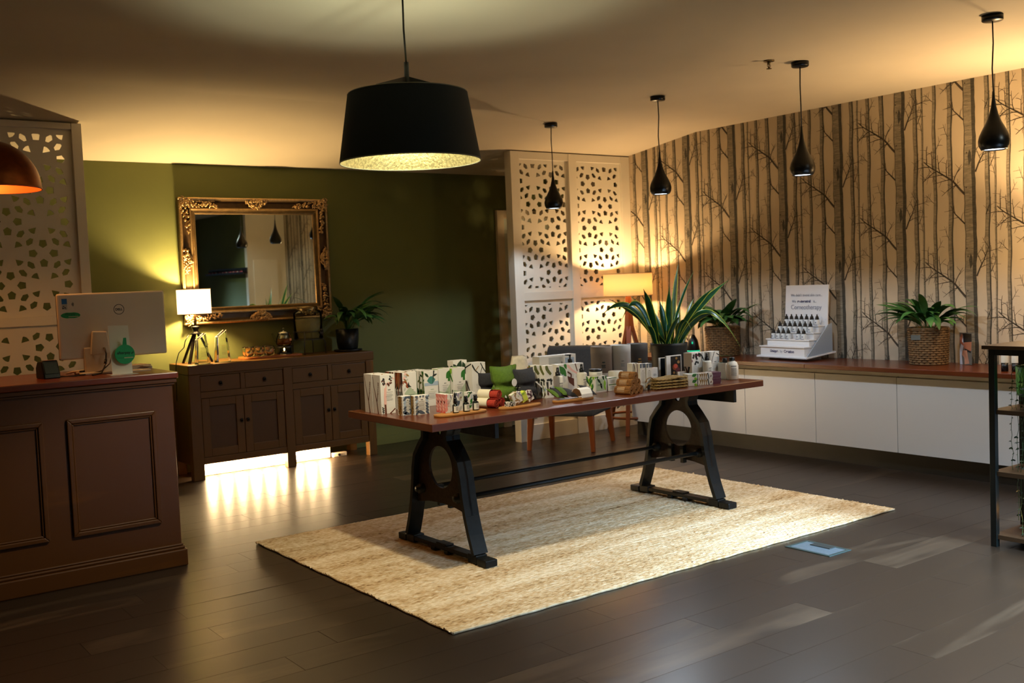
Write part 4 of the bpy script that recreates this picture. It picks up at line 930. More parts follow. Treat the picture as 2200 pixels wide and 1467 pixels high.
# ------------------------------------------------------------------ goods on the table
m_box = mat('white_carton', '#dcd8ce', .5); m_boxw = mat('cream_carton', '#d9c7a5', .5)
C = {k: mat('print_'+k, c, .55) for k, c in dict(brown='#5b2c18', dark='#22251f', grey='#7f7d78', lgrey='#b5b4ad', green='#2c6b22', lime='#83b52c', dgreen='#1d3a1e', sage='#a9b79b', rust='#8c4424', tan='#9a7748', slate='#4c5663', plum='#5b2a3a', pink='#d9877c', coral='#c9574a', blush='#e3b2a4', lilac='#8b809b', steel='#9fb0c0', teal='#3f7b70', gold='#8f6a2e', olive='#5c5f2a', yellow='#c5d34a').items()}
KEYS = list(C.keys()); CM = [C[k] for k in KEYS]; KI = {k: i for i, k in enumerate(KEYS)}
class Art:
    """flat print laid on the front (-y) 'F', left (-x) 'L', right 'R' or top 'T' of a carton"""
    def __init__(s, w, d, h): s.w, s.d, s.h = w, d, h; s.g = G(); s.k = 0
    def P(s, f, u, v):
        e = .0004+.00012*(s.k % 5)
        if f == 'F': return ((u-.5)*s.w, -s.d/2-e, v*s.h)
        if f == 'L': return (-s.w/2-e, (.5-u)*s.d, v*s.h)
        if f == 'R': return (s.w/2+e, (u-.5)*s.d, v*s.h)
        return ((u-.5)*s.w, (v-.5)*s.d, s.h+e)
    def dims(s, f): return (s.w if f in 'FT' else s.d), (s.h if f != 'T' else s.d)
    def poly(s, f, pts, c):
        q = clip(clip(list(pts), 0, 1, 0), 0, 1, 1)
        if len(q) >= 3: s.g.add([s.P(f, a, b) for a, b in q], [tuple(range(len(q)))], KI[c])
        s.k += 1; return s
    def rect(s, f, u0, u1, v0, v1, c): return s.poly(f, [(u0, v0), (u1, v0), (u1, v1), (u0, v1)], c)
    def line(s, f, pts, w, c, w1=None):
        W, Hh = s.dims(f); n = len(pts); w1 = (w if w1 is None else w1)*1.5; w *= 1.5
        for i in range(n-1):
            a, b = pts[i], pts[i+1]; d = Vector(((b[0]-a[0])*W, (b[1]-a[1])*Hh))
            if d.length < 1e-6: continue
            d.normalize(); r0 = (w+(w1-w)*i/(n-1))/2; r1 = (w+(w1-w)*(i+1)/(n-1))/2; nx, ny = -d.y/W, d.x/Hh
            s.poly(f, [(a[0]+nx*r0, a[1]+ny*r0), (a[0]-nx*r0, a[1]-ny*r0), (b[0]-nx*r1, b[1]-ny*r1), (b[0]+nx*r1, b[1]+ny*r1)], c); s.k -= 1
        s.k += 1; return s
    def leaf(s, f, u, v, ang, ln, wd, c):
        W, Hh = s.dims(f); P = []; ln *= 1.2; wd *= 1.45
        for k in range(7): t_ = k/6; P.append((t_*ln, wd/2*sin(pi*t_)))
        P += [(a, -b) for a, b in P[-2:0:-1]]; ca, sa = cos(ang), sin(ang)
        return s.poly(f, [(u+(a*ca-b*sa)/W, v+(a*sa+b*ca)/Hh) for a, b in P], c)
    def copy(s, f, u0, u1, v0, n, c='lgrey', dv=.022):
        for k in range(n):
            a = RND.uniform(0, .12); b = RND.uniform(.75, 1); s.rect(f, u0+(u1-u0)*a, u0+(u1-u0)*b, v0-k*dv, v0-k*dv+dv*.42, c)
        s.k += 1; return s
def carton(name, label, cat, x, y, w, d, h, art, rz=0, m=None, group=None, z=TT, cap=None):
    t = thing(name, label, cat, (x, y, z), rz, group)
    G().box(-w/2, w/2, -d/2, d/2, 0, h).obj('carton', m or m_box, t, bevel=.0008, seg=1)
    A = Art(w, d, h)
    if art: art(A); A.g.obj('printed_artwork', CM, t, recalc=False)
    return t
def sprig(A, f, u, v, ang, ln, w, c, n=6, lw=.006, ll=.014, both=True):
    W, Hh = A.dims(f); pts = []; a = ang
    for i in range(7): pts.append((u, v)); a += RND.uniform(-.12, .12); u += cos(a)*ln/6/W; v += sin(a)*ln/6/Hh
    A.line(f, pts, w, c, w*.5)
    for i in range(n):
        p = pts[min(6, 1+int(i*6/n))]; A.leaf(f, p[0], p[1], a+(.7 if i % 2 else -.7), ll, lw, c)
def labeltext(A, f, u0, u1, v, c='grey'):
    um = (u0+u1)/2; A.rect(f, um-.16*(u1-u0), um+.16*(u1-u0), v, v+.022, c); A.rect(f, u0+.08*(u1-u0), u1-.08*(u1-u0), v-.055, v-.047, c); A.copy(f, u0+.06*(u1-u0), u1-.06*(u1-u0), v-.095, 8, 'lgrey', .024)
def artA(A):
    A.line('L', [(.62, 0), (.55, .15), (.5, .3), (.38, .45), (.2, .7), (.1, .95)], .006, 'brown', .002); A.line('L', [(.5, .30), (.62, .48), (.72, .66), (.8, .8)], .004, 'brown', .0015)
    for k in range(6): A.leaf('L', .62+.03*k, .5+.055*k, .6+k*.3, .008, .004, 'brown')
    A.line('F', [(.3, 0), (.30, .1), (.29, .24)], .007, 'brown'); A.line('F', [(.29, .24), (.30, .45), (.34, .66)], .010, 'blush'); A.line('F', [(.6, 0), (.8, .06), (.98, .12)], .004, 'brown'); sprig(A, 'F', .12, .0, 1.5, .03, .002, 'dark', 6, .005, .008)
    for k in range(26):
        a = RND.uniform(0, pi); r = RND.uniform(.55, 1.0); A.leaf('F', .50+.42*r*cos(a+.25)*.9, .92-.20*r*abs(sin(a))*1.05, RND.uniform(0, 6), .012, .006, RND.choice(['dark', 'brown', 'grey', 'blush']))
    labeltext(A, 'F', .3, .9, .60); A.line('T', [(.2, .1), (.5, .6), (.9, .8)], .004, 'tan')
carton('product_carton', 'tall white carton with brown twig print, nearest the left end of the table', 'box', 2.574, 4.643, .084, .086, .203, artA, m=m_box)
carton('product_carton', 'tall twig-print carton standing directly behind the front twig-print carton', 'box', 2.574, 4.733, .084, .086, .203, artA)
def artB(A):
    for k in range(16): u = RND.uniform(0, 1); A.line('L', [(u, 1), (u+RND.uniform(-.1, .1), .7), (u+RND.uniform(-.15, .15), .45+RND.random()*.2)], .010, RND.choice(['brown', 'dark', 'tan', 'rust', 'dark']), .004)
    for k in range(4): u = .25+.2*k; A.line('L', [(u, .5), (u+.08, .3), (u+.1, 0)], .008, RND.choice(['dark', 'brown']), .004)
    for k in range(14): A.leaf('F', RND.uniform(0, .4), RND.uniform(.55, 1), RND.uniform(0, 6), .02, .007, RND.choice(['blush', 'tan', 'lgrey', 'rust']))
    A.poly('F', [(.1, .45), (.5, .62), (1, .40), (1, .1), (.6, .1)], 'sage'); A.poly('F', [(.3, .62), (.42, .75), (.48, .66), (.62, .61), (.4, .60)], 'dark'); labeltext(A, 'F', .35, .95, .52, 'olive')
    A.leaf('T', .1, .2, .5, .05, .01, 'tan'); A.leaf('T', .5, .3, 1.2, .04, .01, 'brown')
carton('product_carton', 'tall carton with brown bark print right of the twig-print cartons', 'box', 2.730, 4.684, .086, .088, .200, artB)
carton('product_carton', 'bark-print carton half hidden behind the front bark-print carton', 'box', 2.730, 4.776, .086, .088, .200, artB)
def artC(A):
    A.rect('L', 0, 1, 0, .45, 'dgreen')
    for k in range(9): u = RND.uniform(0, 1); A.line('L', [(u, 0), (u+RND.uniform(-.1, .1), .5), (u+RND.uniform(-.2, .2), 1)], .005, RND.choice(['dgreen', 'olive', 'dark', 'green']), .002)
    for k in range(12): A.leaf('L', RND.random(), RND.uniform(.3, .95), RND.uniform(0, 6), .026, .009, RND.choice(['dgreen', 'olive', 'green']))
    A.poly('F', [(0, .66), (1, .70), (1, .58), (0, .58)], 'steel'); A.leaf('F', .2, .72, .1, .045, .03, 'teal'); A.line('F', [(.72, 1), (.66, .8), (.58, .62)], .006, 'dark', .001); A.leaf('F', .05, .95, -.8, .03, .01, 'dgreen'); A.leaf('F', .95, .9, 3.5, .03, .008, 'dark')
    labeltext(A, 'F', .2, .9, .46, 'sage'); 
    for k in range(5): A.leaf('T', RND.random(), RND.random(), RND.uniform(0, 6), .03, .007, 'dark')
carton('product_carton', 'tall carton with dark green bamboo print in the middle of the back row', 'box', 2.896, 4.736, .088, .088, .192, artC)
carton('product_carton', 'bamboo-print carton directly behind the front bamboo-print carton', 'box', 2.880, 4.828, .088, .088, .192, artC)
def artD(A):
    A.poly('L', [(.15, .98), (.85, .98), (.8, .84), (.5, .80), (.2, .84)], 'lime'); A.line('L', [(.45, .85), (.3, .68), (.2, .5)], .010, 'green', .006); A.line('L', [(.5, .85), (.7, .72), (.9, .60)], .010, 'green', .006); A.line('L', [(.85, 0), (.82, .36)], .008, 'dgreen', .006)
    A.leaf('L', .5, .9, 3.9, .03, .016, 'green'); A.leaf('F', .66, .70, .9, .05, .024, 'green'); A.rect('F', .8, .98, .62, .86, 'green'); A.poly('F', [(0, .36), (.5, .30), (1, .55), (1, 0), (0, 0)], 'sage'); labeltext(A, 'F', .25, .85, .56)
    A.leaf('T', .1, .3, .3, .04, .02, 'lime')
carton('product_carton', 'tall white carton with green bow print, right end of the bow-print pair', 'box', 3.109, 4.772, .080, .068, .190, artD)
carton('product_carton', 'white carton with green bow print, left one of the bow-print pair', 'box', 3.020, 4.786, .074, .068, .192, artD)
def artE(A):
    for k in range(9): A.leaf('F', RND.uniform(-.1, .8), RND.uniform(.3, 1), RND.uniform(0, 6), .07, .024, RND.choice(['dgreen', 'green', 'slate', 'dark']))
    for k in range(4): A.leaf('L', RND.random(), RND.uniform(.4, 1), RND.uniform(0, 6), .05, .02, 'dgreen')
    A.leaf('F', .2, .1, .6, .06, .02, 'slate'); labeltext(A, 'F', .45, .95, .5, 'steel')
carton('product_carton', 'tallest carton, with monstera leaf print, at the back edge of the table', 'box', 3.180, 4.862, .094, .06, .222, artE)
def artF(A):
    A.line('L', [(0, .85), (.5, .92), (.9, .97)], .005, 'dark'); A.line('F', [(0, .95), (.2, .80), (.45, .70), (.85, .60)], .007, 'dark', .003); A.line('F', [(.25, .78), (.5, .9)], .003, 'tan'); A.line('F', [(.65, .98), (.8, .85), (1, .72)], .004, 'dark'); A.line('F', [(.6, .68), (.75, .86)], .002, 'dark')
    A.line('L', [(.05, .5), (.5, .25), (.8, 0)], .006, 'dark'); A.line('F', [(.0, .03), (.5, .04), (.9, .02)], .006, 'dark'); A.copy('F', .25, .6, .4, 6)
carton('product_carton', 'white carton with black bare-branch print behind the fabric bundles', 'box', 3.262, 4.80, .092, .07, .206, artF)
def artL(A):
    A.line('L', [(.5, 0), (.5, 1)], .009, 'gold')
    for k in range(7):
        for s in (-1, 1): A.leaf('L', .5, .02+.145*k, pi/2-s*.7, .024, .007, 'gold')
        for s, u in ((-1, .04), (1, .96)): A.leaf('F', u, .02+.15*k, pi/2+s*.9, .022, .009, RND.choice(['slate', 'grey', 'steel']))
    for k in range(4): A.leaf('F', .15+.22*k, .86, RND.uniform(.5, 2.6), .03, .010, 'slate')
    A.leaf('F', .7, .05, 2.8, .045, .012, 'slate'); A.copy('F', .25, .75, .70, 11, 'lgrey', .045); A.rect('F', .42, .58, .76, .81, 'grey')
carton('small_carton', 'squat feather-print carton at the table edge, right one of the pair', 'box', 2.664, 4.440, .088, .052, .098, artL)
carton('small_carton', 'squat feather-print carton tucked behind the other, left one of the pair', 'box', 2.602, 4.476, .060, .052, .098, artL)
# boards with oils, soap bars, sachets
tag(oval(.30, .105, .012, tip=3.2).obj('bamboo_board', m_bam, loc=(2.795, 4.262, TT), rz=.03, bevel=.003), 'oval bamboo board under the three dark dropper bottles', 'board')
tag(oval(.27, .10, .012, tip=2.2).obj('bamboo_board', m_bam, loc=(3.150, 4.235, TT), rz=.03, bevel=.003), 'oval bamboo board under the wrapped soap bars', 'board')
tag(oval(.27, .11, .012, tip=2.2).obj('bamboo_board', m_bam, loc=(3.510, 4.232, TT), rz=-.02, bevel=.003), 'oval bamboo board under the green and grey sachets', 'board')
ZBD = TT+.0125
def artP(A):
    A.rect('L', 0, 1, 0, 1, 'coral'); 
    for k in range(5): A.leaf('L', .3+.3*(k % 2), .04+.19*k, 1.2, .028, .012, 'pink'); A.leaf('L', .6, .1+.18*k, 2.2, .02, .008, 'blush')
    for k in range(4): A.leaf('F', .12, .05+.23*k, 1.4, .026, .010, 'pink')
    A.copy('F', .3, .9, .7, 8, 'blush', .05)
for k, lb in enumerate(('front coral-print oil carton on the bamboo board', 'middle coral-print oil carton of the three on the board', 'rearmost coral-print oil carton of the three on the board')):
    carton('oil_carton', lb, 'box', 2.727+.012*(2-k)*.0, 4.283+.029*k, .030, .0275, .094, artP, z=ZBD, group='coral oil cartons')
def artV(A):
    for f in 'LF':
        for k in range(9): A.leaf(f, RND.random(), RND.uniform(0, .9), RND.uniform(.8, 2.3), .026, .010, RND.choice(['lilac', 'slate', 'lgrey', 'tan']))
    A.copy('F', .4, .95, .8, 6, 'lgrey', .05)
carton('oil_carton', 'lavender-print oil carton behind the middle dropper bottle', 'box', 2.808, 4.300, .040, .030, .096, artV, z=ZBD)
carton('oil_carton', 'lavender-print oil carton at the back of the oil board', 'box', 2.800, 4.334, .040, .030, .096, artV, z=TT)
def artG(A):
    for k in range(10): A.leaf('L', RND.random(), RND.uniform(0, .5), RND.uniform(.4, 2.8), .022, .006, RND.choice(['green', 'dgreen', 'olive'])); A.leaf('F', RND.uniform(0, .5), RND.uniform(0, 1), RND.uniform(.4, 2.8), .022, .007, RND.choice(['green', 'dgreen']))
    A.copy('F', .5, .95, .8, 6, 'steel', .05)
carton('oil_carton', 'rosemary-print oil carton behind the right dropper bottle', 'box', 2.876, 4.302, .038, .030, .092, artG, z=ZBD); carton('oil_carton', 'rosemary-print oil carton beside the rolled red cloths', 'box', 2.914, 4.336, .034, .03, .094, artG)
m_dkgl = mat('dark_bottle_glass', '#0d120d', .12); m_lab = mat('cream_label', '#d6d2c2', .6)
def bottle(label, x, y, r, hb, tall):
    t = thing('dropper_bottle', label, 'bottle', (x, y, ZBD), .2)
    G().lathe([(0, 0), (r, 0), (r, hb*.92), (r*.75, hb), (r*.42, hb+.004), (r*.42, hb+.010), (0, hb+.010)], 20).obj('glass_bottle', m_dkgl, t)
    c = G().lathe([(0, hb+.006), (r*.62, hb+.006), (r*.60, hb+.020), (r*.56, hb+.021), (r*.56, hb+.024), (r*.60, hb+.025), (r*.56, hb+.034), (0, hb+.034)], 16)
    c = c.obj('cap', m_blk, t)
    if tall: G().lathe([(r*.40, hb+.033), (r*.38, hb+.052), (r*.15, hb+.060), (0, hb+.061)], 12).obj('dropper_bulb', m_blk, t)
    l = G().lathe([(r+.0004, hb*.12), (r+.0004, hb*.82)], 16, arc=(radians(-165), radians(-35))).obj('label', m_lab, t)
    g = G()
    for k in range(5):
        z = hb*(.68-.09*k); a0 = radians(-105-22+4*(k % 2)); a1 = radians(-105+24-6*(k % 3)); P = [(cos(a0+(a1-a0)*q/5)*(r+.0008), sin(a0+(a1-a0)*q/5)*(r+.0008)) for q in range(6)]
        for p, q in zip(P, P[1:]): g.add([(p[0], p[1], z), (q[0], q[1], z), (q[0], q[1], z+.0014), (p[0], p[1], z+.0014)], [(0, 1, 2, 3)])
    g.obj('printed_lines', C['grey'], l, recalc=False); return t
bottle('black dropper bottle with a rubber bulb, left of the three', 2.756, 4.246, .0155, .042, True); bottle('short dark oil bottle in the middle of the bamboo board', 2.820, 4.246, .0165, .045, False); bottle('short dark oil bottle at the right end of the bamboo board', 2.882, 4.252, .0165, .045, False)
# rolled red cloths
m_red = mat('red_muslin', '#a8331f', .9, noise=.3, nscale=140, bump=.3); m_band = mat('paper_band', '#d8cfb4', .6)
def roll(label, x, y, z, r, L, ang, mcl, name, cat, grp, inner=.15, band=(.30, .75), ribs=0, roll_a=0):
    t = thing(name, label, cat, (x, y, z), ang, grp); P = []; n = 70; turns = 3.2
    th = r*(1-inner)/turns
    for k in range(n): u = k/(n-1); a = roll_a+u*turns*2*pi; rr = r*inner+(r-r*inner)*u; rr += 0 if not ribs else .0012*(1 if k % 2 else -1); P.append((rr*cos(a), rr*sin(a)))
    O = [(p[0]*(1-.42*th/max(1e-5, sqrt(p[0]**2+p[1]**2))), p[1]*(1-.42*th/max(1e-5, sqrt(p[0]**2+p[1]**2)))) for p in P]
    g = G(); v = []
    for s in (-L/2, L/2):
        v += [(s, a, b+r) for a, b in P]+[(s, a, b+r) for a, b in O]
    f = []
    for i in range(n-1): f += [(i, i+1, 2*n+i+1, 2*n+i), (n+i, 3*n+i, 3*n+i+1, n+i+1), (i, n+i, n+i+1, i+1), (2*n+i, 2*n+i+1, 3*n+i+1, 3*n+i)]
    f += [(n-1, 2*n-1, 4*n-1, 3*n-1)]; g.add(v, f, 0, True); g.obj('rolled_cloth' if not ribs else 'rolled_sisal', mcl, t, recalc=True)
    if ribs:
        g = G()
        for k in range(ribs): a = 2*pi*k/ribs; g.tube([(-L/2, r*cos(a), r+r*sin(a)), (L/2, r*cos(a), r+r*sin(a))], r*.11, 5)
        g.obj('sisal_ribs', mcl, t)
    bb = G().lathe([(r*1.035, -L/2+L*band[0]), (r*1.035, -L/2+L*band[1])], 28).xf(Matrix.Translation((0, 0, r)) @ Matrix.Rotation(pi/2, 4, 'Y')); bb.obj('paper_band', m_band, t)
    return t
RA = -.30
for (dx, dy, dz, lb) in ((3.030, 4.362, 0, 'rolled red cloth at the front left of the small pile'), (3.080, 4.379, 0, 'rolled red cloth at the right of the small pile'), (3.055, 4.371, .043, 'rolled red cloth on top of the small pile')):
    roll(lb, dx, dy, TT+dz, .0255, .125, radians(-72), m_red, 'rolled_cloth_bundle', 'cloth', 'rolled red cloths', band=(.0, .62))
# knotted fabric bundles
m_fg = mat('moss_green_fabric', '#4f6b16', .9, noise=.2, nscale=120, bump=.3); m_fd = mat('charcoal_fabric', '#2a2a2d', .9, noise=.2, nscale=120, bump=.3); m_str = mat('pale_string', '#8b8a70', .8)
def bundle(label, x, y, z, w, h, d, rz, m, tie=True, tilt=0):
    t = thing('fabric_bundle', label, 'cushion', (x, y, z), rz, 'tied fabric bundles'); rr = random.Random(int(x*1000)); nx, nz = 14, 16; v = []
    for s in (-1, 1):
        for j in range(nz+1):
            b = j/nz*2-1
            for i in range(nx+1):
                a = i/nx*2-1; pinch = 1-.20*math.exp(-((b+.05)/.16)**2)*(1 if tie else 0)
                th = d/2*max(0, (1-abs(a)**2.6))**.55*max(0, (1-abs(b)**2.6))**.55*(1-.45*math.exp(-((b+.05)/.14)**2)*(1 if tie else 0))
                ex = 1+.10*abs(a*b)**2; yy = s*th+rr.uniform(-.001, .001)
                v.append((a*w/2*pinch*ex, yy-tilt*b*h*.5, h/2+b*h/2*ex+.0))
    N1 = (nx+1)*(nz+1); f = []
    for q in (0, 1):
        for j in range(nz):
            for i in range(nx):
                k = q*N1+j*(nx+1)+i; f.append((k, k+1, k+nx+2, k+nx+1) if q else (k, k+nx+1, k+nx+2, k+1))
    zmin = min(p[2] for p in v); v = [(p[0], p[1], p[2]-zmin) for p in v]
    G().add(v, f, 0, True).obj('fabric', m, t, sub=1)
    if tie:
        zt = h*.475; g = G(); g.tube([(w*.43*cos(2*pi*k/24), d*.33*sin(2*pi*k/24)-tilt*(-.05)*h*.5, zt) for k in range(24)], .0018, 5, closed=True); g.tube([(.0, -d*.34, zt), (.012, -d*.42, zt-.02), (.03, -d*.5, zt-.05)], .0016, 5); g.obj('string_tie', m_str, t)
    return t
bundle('charcoal fabric bundle at the back left of the tied bundles', 3.215, 4.60, TT, .15, .150, .08, .15, m_fd)
b = bundle('moss green tied bundle with a round white tag', 3.212, 4.455, TT, .165, .185, .105, .25, m_fg, tilt=-.15)
n = 24; G().prism([(.021*cos(2*pi*i/n), .021*sin(2*pi*i/n)) for i in range(n)], lambda a, b_, tt: (a+.018, tt-.058, b_+.112), -.0008, .0008).obj('round_tag', m_paperw, b, label='round white swing tag'); G().box(-.062, -.048, -.0475, -.046, .018, .040).obj('sewn_label', m_paperw, b, rot=(0, .35, 0))
bundle('moss green fabric bundle behind the tagged green one', 3.285, 4.56, TT, .16, .180, .08, -.1, m_fg)
b = bundle('charcoal tied bundle with a slim white tag', 3.345, 4.445, TT, .155, .165, .10, .2, m_fd, tilt=-.12)
G().box(-.004, .004, -.001, .001, -.03, .03).obj('slim_tag', m_paperw, b, loc=(.062, -.05, .085), rot=(0, radians(-55), 0))
bundle('charcoal fabric bundle propped behind the slim-tagged one', 3.425, 4.53, TT, .13, .150, .07, -.2, m_fd)
# wrapped soap bars
def artS(c1, c2):
    def f(A):
        for fc in 'TFL':
            for k in range(6): A.leaf(fc, RND.random(), RND.random(), RND.uniform(0, 6), .022, .006, RND.choice([c1, c2]))
            A.line(fc, [(RND.random(), 0), (RND.random(), .5), (RND.random(), 1)], .003, c1)
    return f
SB = [(3.085, 'white wrapped soap bar lying flat at the left end of the soap board', 'dark', 'grey', .022), (3.125, 'second wrapped soap bar from the left, leaning', 'tan', 'lime', .05), (3.150, 'third wrapped soap bar from the left, leaning', 'lilac', 'grey', .05), (3.185, 'yellow-green wrapped soap bar in the leaning row', 'yellow', 'lime', .05), (3.228, 'wrapped soap bar at the right end of the leaning row', 'plum', 'dark', .05)]
for k, (x, lb, c1, c2, hh) in enumerate(SB):
    t = carton('soap_bar', lb, 'soap', x, 4.232+.004*k, .040 if k else .05, .030, .052 if k else .024, artS(c1, c2), rz=.06, z=ZBD, group='wrapped soap bars', m=C['yellow'] if k == 3 else m_box)
    if k: t.rotation_euler = (0, radians(-24), .06); t.location.z = ZBD+.0165; 
# sachets
for k, (x, y, rz, m, lb) in enumerate(((3.415, 4.235, .5, m_fg, 'green sachet at the left end of the sachet board'), (3.440, 4.24, .45, m_fd, 'first charcoal sachet from the left on the sachet board'), (3.465, 4.235, .4, m_fg, 'green sachet between two charcoal sachets'), (3.495, 4.225, .4, m_fd, 'charcoal sachet overlapping the white card'), (3.605, 4.205, .3, m_fd, 'charcoal sachet at the right end of the sachet board'))):
    t = bundle(lb, x, y, ZBD+.004+.004*(k % 3), .075, .085, .022, rz, m, tie=False); t.rotation_euler = (radians(-62), radians(12), rz-.25); t['group'] = 'fabric sachets'; t['category'] = 'sachet'; t.name = 'fabric_sachet'; t.location.y -= .02; t.location.z += .006
t = thing('folded_card', 'white folded card with grey print wrapped over the sachets', 'card', (3.548, 4.205, ZBD+.006), .1)
g = G(); P = [(-.04, .0), (-.036, .030), (-.02, .046), (.005, .050), (.03, .042), (.046, .018), (.047, 0)]; g.prism(P+[(a*.96, b-.0015) for a, b in P[::-1]], lambda a, b, tt: (tt, -a*.9, b), -.042, .042); o = g.obj('card', m_paperw, t)
# white bag with printed front, large white box
t = thing('drawstring_bag', 'white cotton drawstring bag with brown print behind the fabric bundles', 'bag', (3.525, 4.74, TT), .0); v = []; nx, nz = 20, 12
for j in range(nz+1):
    u = j/nz
    for i in range(nx):
        a = 2*pi*i/nx; w_ = .098*(1-.52*u**1.3); dd = .05*(1-.65*u); fold = 1+.10*sin(a*5+u*2)*u; v.append((w_*cos(a)*fold+.006*u, dd*sin(a)*fold, u*.218+(.008*sin(a*3) if j == nz else 0)))
f = [(j*nx+i, j*nx+(i+1) % nx, (j+1)*nx+(i+1) % nx, (j+1)*nx+i) for j in range(nz) for i in range(nx)]+[tuple(range(nz*nx, nz*nx+nx))]
G().add(v, f, 0, True).obj('cotton', mat('white_cotton', '#d3c8ae', .9, noise=.1, nscale=60), t)
g = G()
for k in range(46):
    a = RND.uniform(0, pi); r = RND.uniform(.7, 1); u, z = .034+.036*r*cos(a), .06+.10*r*sin(a); g.box(u-.004, u+.004, -.0545+.12*(z-.05)*.38, -.052+.12*(z-.05)*.38, z-.004, z+.005, RND.choice([KI['brown'], KI['rust'], KI['tan']]))
g.box(.012, .056, -.054, -.050, .035, .075, KI['rust']).obj('printed_wreath', CM, t)
carton('gift_box', 'wide white gift box at the back behind the pump bottles', 'box', 3.875, 4.84, .285, .07, .200, lambda A: (A.rect('F', .25, .62, .45, .95, 'lgrey'), A.line('F', [(.64, 0), (.64, 1)], .001, 'grey'), A.rect('F', .7, .95, .5, .9, 'steel'), A.line('F', [(.6, .5), (.61, .8)], .003, 'dark')))
def artM(A):
    for f in 'LF':
        A.line(f, [(.05, 1), (.3, .85), (.7, .72)], .016, 'olive', .010); A.line(f, [(.15, .55), (.5, .56), (.85, .52)], .008, 'dark'); A.line(f, [(.2, .5), (.25, .3), (.2, .1)], .010, 'dark', .004); A.line(f, [(.65, .6), (.7, .4)], .006, 'dark')
        for k in range(10): A.leaf(f, RND.random(), RND.uniform(0, .25), RND.uniform(1, 2), .024, .006, RND.choice(['dark', 'olive', 'brown', 'steel']))
carton('product_carton', 'carton with olive and black brush print, left one of the pair', 'box', 3.470, 4.515, .046, .05, .184, artM); carton('product_carton', 'carton with olive and black brush print, front one of the pair', 'box', 3.508, 4.455, .056, .05, .182, artM)
def artGL(A):
    A.leaf('F', .2, .95, -.9, .07, .028, 'green'); A.line('L', [(.5, 0), (.5, .5)], .01, 'dgreen'); labeltext(A, 'F', .1, .9, .6, 'steel'); A.leaf('F', .9, .8, 1.9, .04, .014, 'green')
carton('product_carton', 'white carton with a large green leaf print between the pump bottles', 'box', 3.745, 4.635, .076, .06, .163, artGL)
def artBR(A):
    A.line('F', [(0, 1), (.3, .75), (.75, .55)], .012, 'blush', .006); A.line('F', [(.0, .72), (.25, .6), (.2, .35)], .006, 'brown'); A.poly('F', [(.02, .55), (.4, .42), (.4, .12), (.1, .3)], 'brown'); A.line('F', [(.5, 1), (.62, .7)], .004, 'brown'); A.copy('F', .5, .9, .6, 8); A.line('L', [(.5, .9), (.4, .4)], .01, 'brown')
carton('product_carton', 'white carton with brown cinnamon print behind the right pump bottle', 'box', 3.885, 4.68, .130, .05, .155, artBR)
m_mil = mat('white_bottle', '#dedacb', .4)
def pump(label, x, y, r, hb, spray=True, sc=1, name='pump_bottle'):
    t = thing(name, label, 'bottle', (x, y, TT), -.5)
    G().lathe([(0, 0), (r*.95, 0), (r, .004), (r, hb-.006), (r*.9, hb), (r*.45, hb+.004), (0, hb+.004)], 26).obj('bottle', m_mil, t)
    g = G().lathe([(0, hb+.003), (r*.50, hb+.003), (r*.50, hb+.024), (0, hb+.024)], 18)
    if spray: g.lathe([(r*.32, hb+.024), (r*.26, hb+.050), (0, hb+.051)], 14)
    else: g.lathe([(r*.2, hb+.024), (r*.2, hb+.045), (0, hb+.045)], 12); g.beam((.006, 0, hb+.048), (-.032, 0, hb+.050), .014, .010, .008, .005)
    g.obj('pump_head', m_blk, t)
    g = G()
    for k in range(9):
        z = hb*(.62-.045*k); a0 = radians(-60-26+5*(k % 3)); a1 = radians(-60+24-4*(k % 2)); hh = .005 if k == 0 else (.0006 if k == 1 else .0022)
        P = [(cos(a0+(a1-a0)*q/5)*(r+.0005), sin(a0+(a1-a0)*q/5)*(r+.0005)) for q in range(6)]
        for p, q in zip(P, P[1:]): g.add([(p[0], p[1], z), (q[0], q[1], z), (q[0], q[1], z+hh), (p[0], p[1], z+hh)], [(0, 1, 2, 3)])
    g.obj('printed_label', C['grey'], t, recalc=False); return t
pump('white spray bottle with black head beside the brush-print cartons', 3.625, 4.50, .030, .108); pump('white spray bottle with black head right of the leaf-print carton', 3.842, 4.545, .030, .108); pump('white pump bottle with a black lever head in front of the wide gift box', 3.930, 4.755, .028, .150, False)
# green jars and jars stack
def artJ(A):
    for f in 'LF':
        for k in range(14): A.leaf(f, RND.random(), RND.random(), RND.uniform(.8, 2.4), .035, .010, RND.choice(['green', 'dgreen', 'lime']))
    A.rect('F', .1, .75, .1, .85, 'sage'); A.copy('F', .2, .65, .7, 7, 'grey', .06)
carton('product_carton', 'green leaf-print carton under the white jar', 'box', 3.862, 4.440, .088, .075, .092, artJ)
def jar(label, x, y, z, r, h, lid=True, g2=None):
    t = thing('cream_jar', label, 'jar', (x, y, z)); G().lathe([(0, 0), (r, 0), (r, h), (0, h)], 28).obj('jar', m_mil, t)
    if lid: G().lathe([(0, h), (r*1.03, h), (r*1.03, h+.013), (0, h+.014)], 28).obj('lid', m_blk, t)
    g = G(); P = [(cos(radians(a))*(r+.0004), sin(radians(a))*(r+.0004)) for a in range(-120, -50, 10)]
    for p, q in zip(P, P[1:]): g.add([(p[0], p[1], h*.35), (q[0], q[1], h*.35), (q[0], q[1], h*.42), (p[0], p[1], h*.42)], [(0, 1, 2, 3)]).add([(p[0], p[1], h*.62), (q[0], q[1], h*.62), (q[0], q[1], h*.74), (p[0], p[1], h*.74)], [(0, 1, 2, 3)])
    g.obj('printed_label', C['grey'], t, recalc=False)
    return t
jar('white jar with black lid standing on the green leaf-print carton', 3.868, 4.452, TT+.0925, .038, .026)
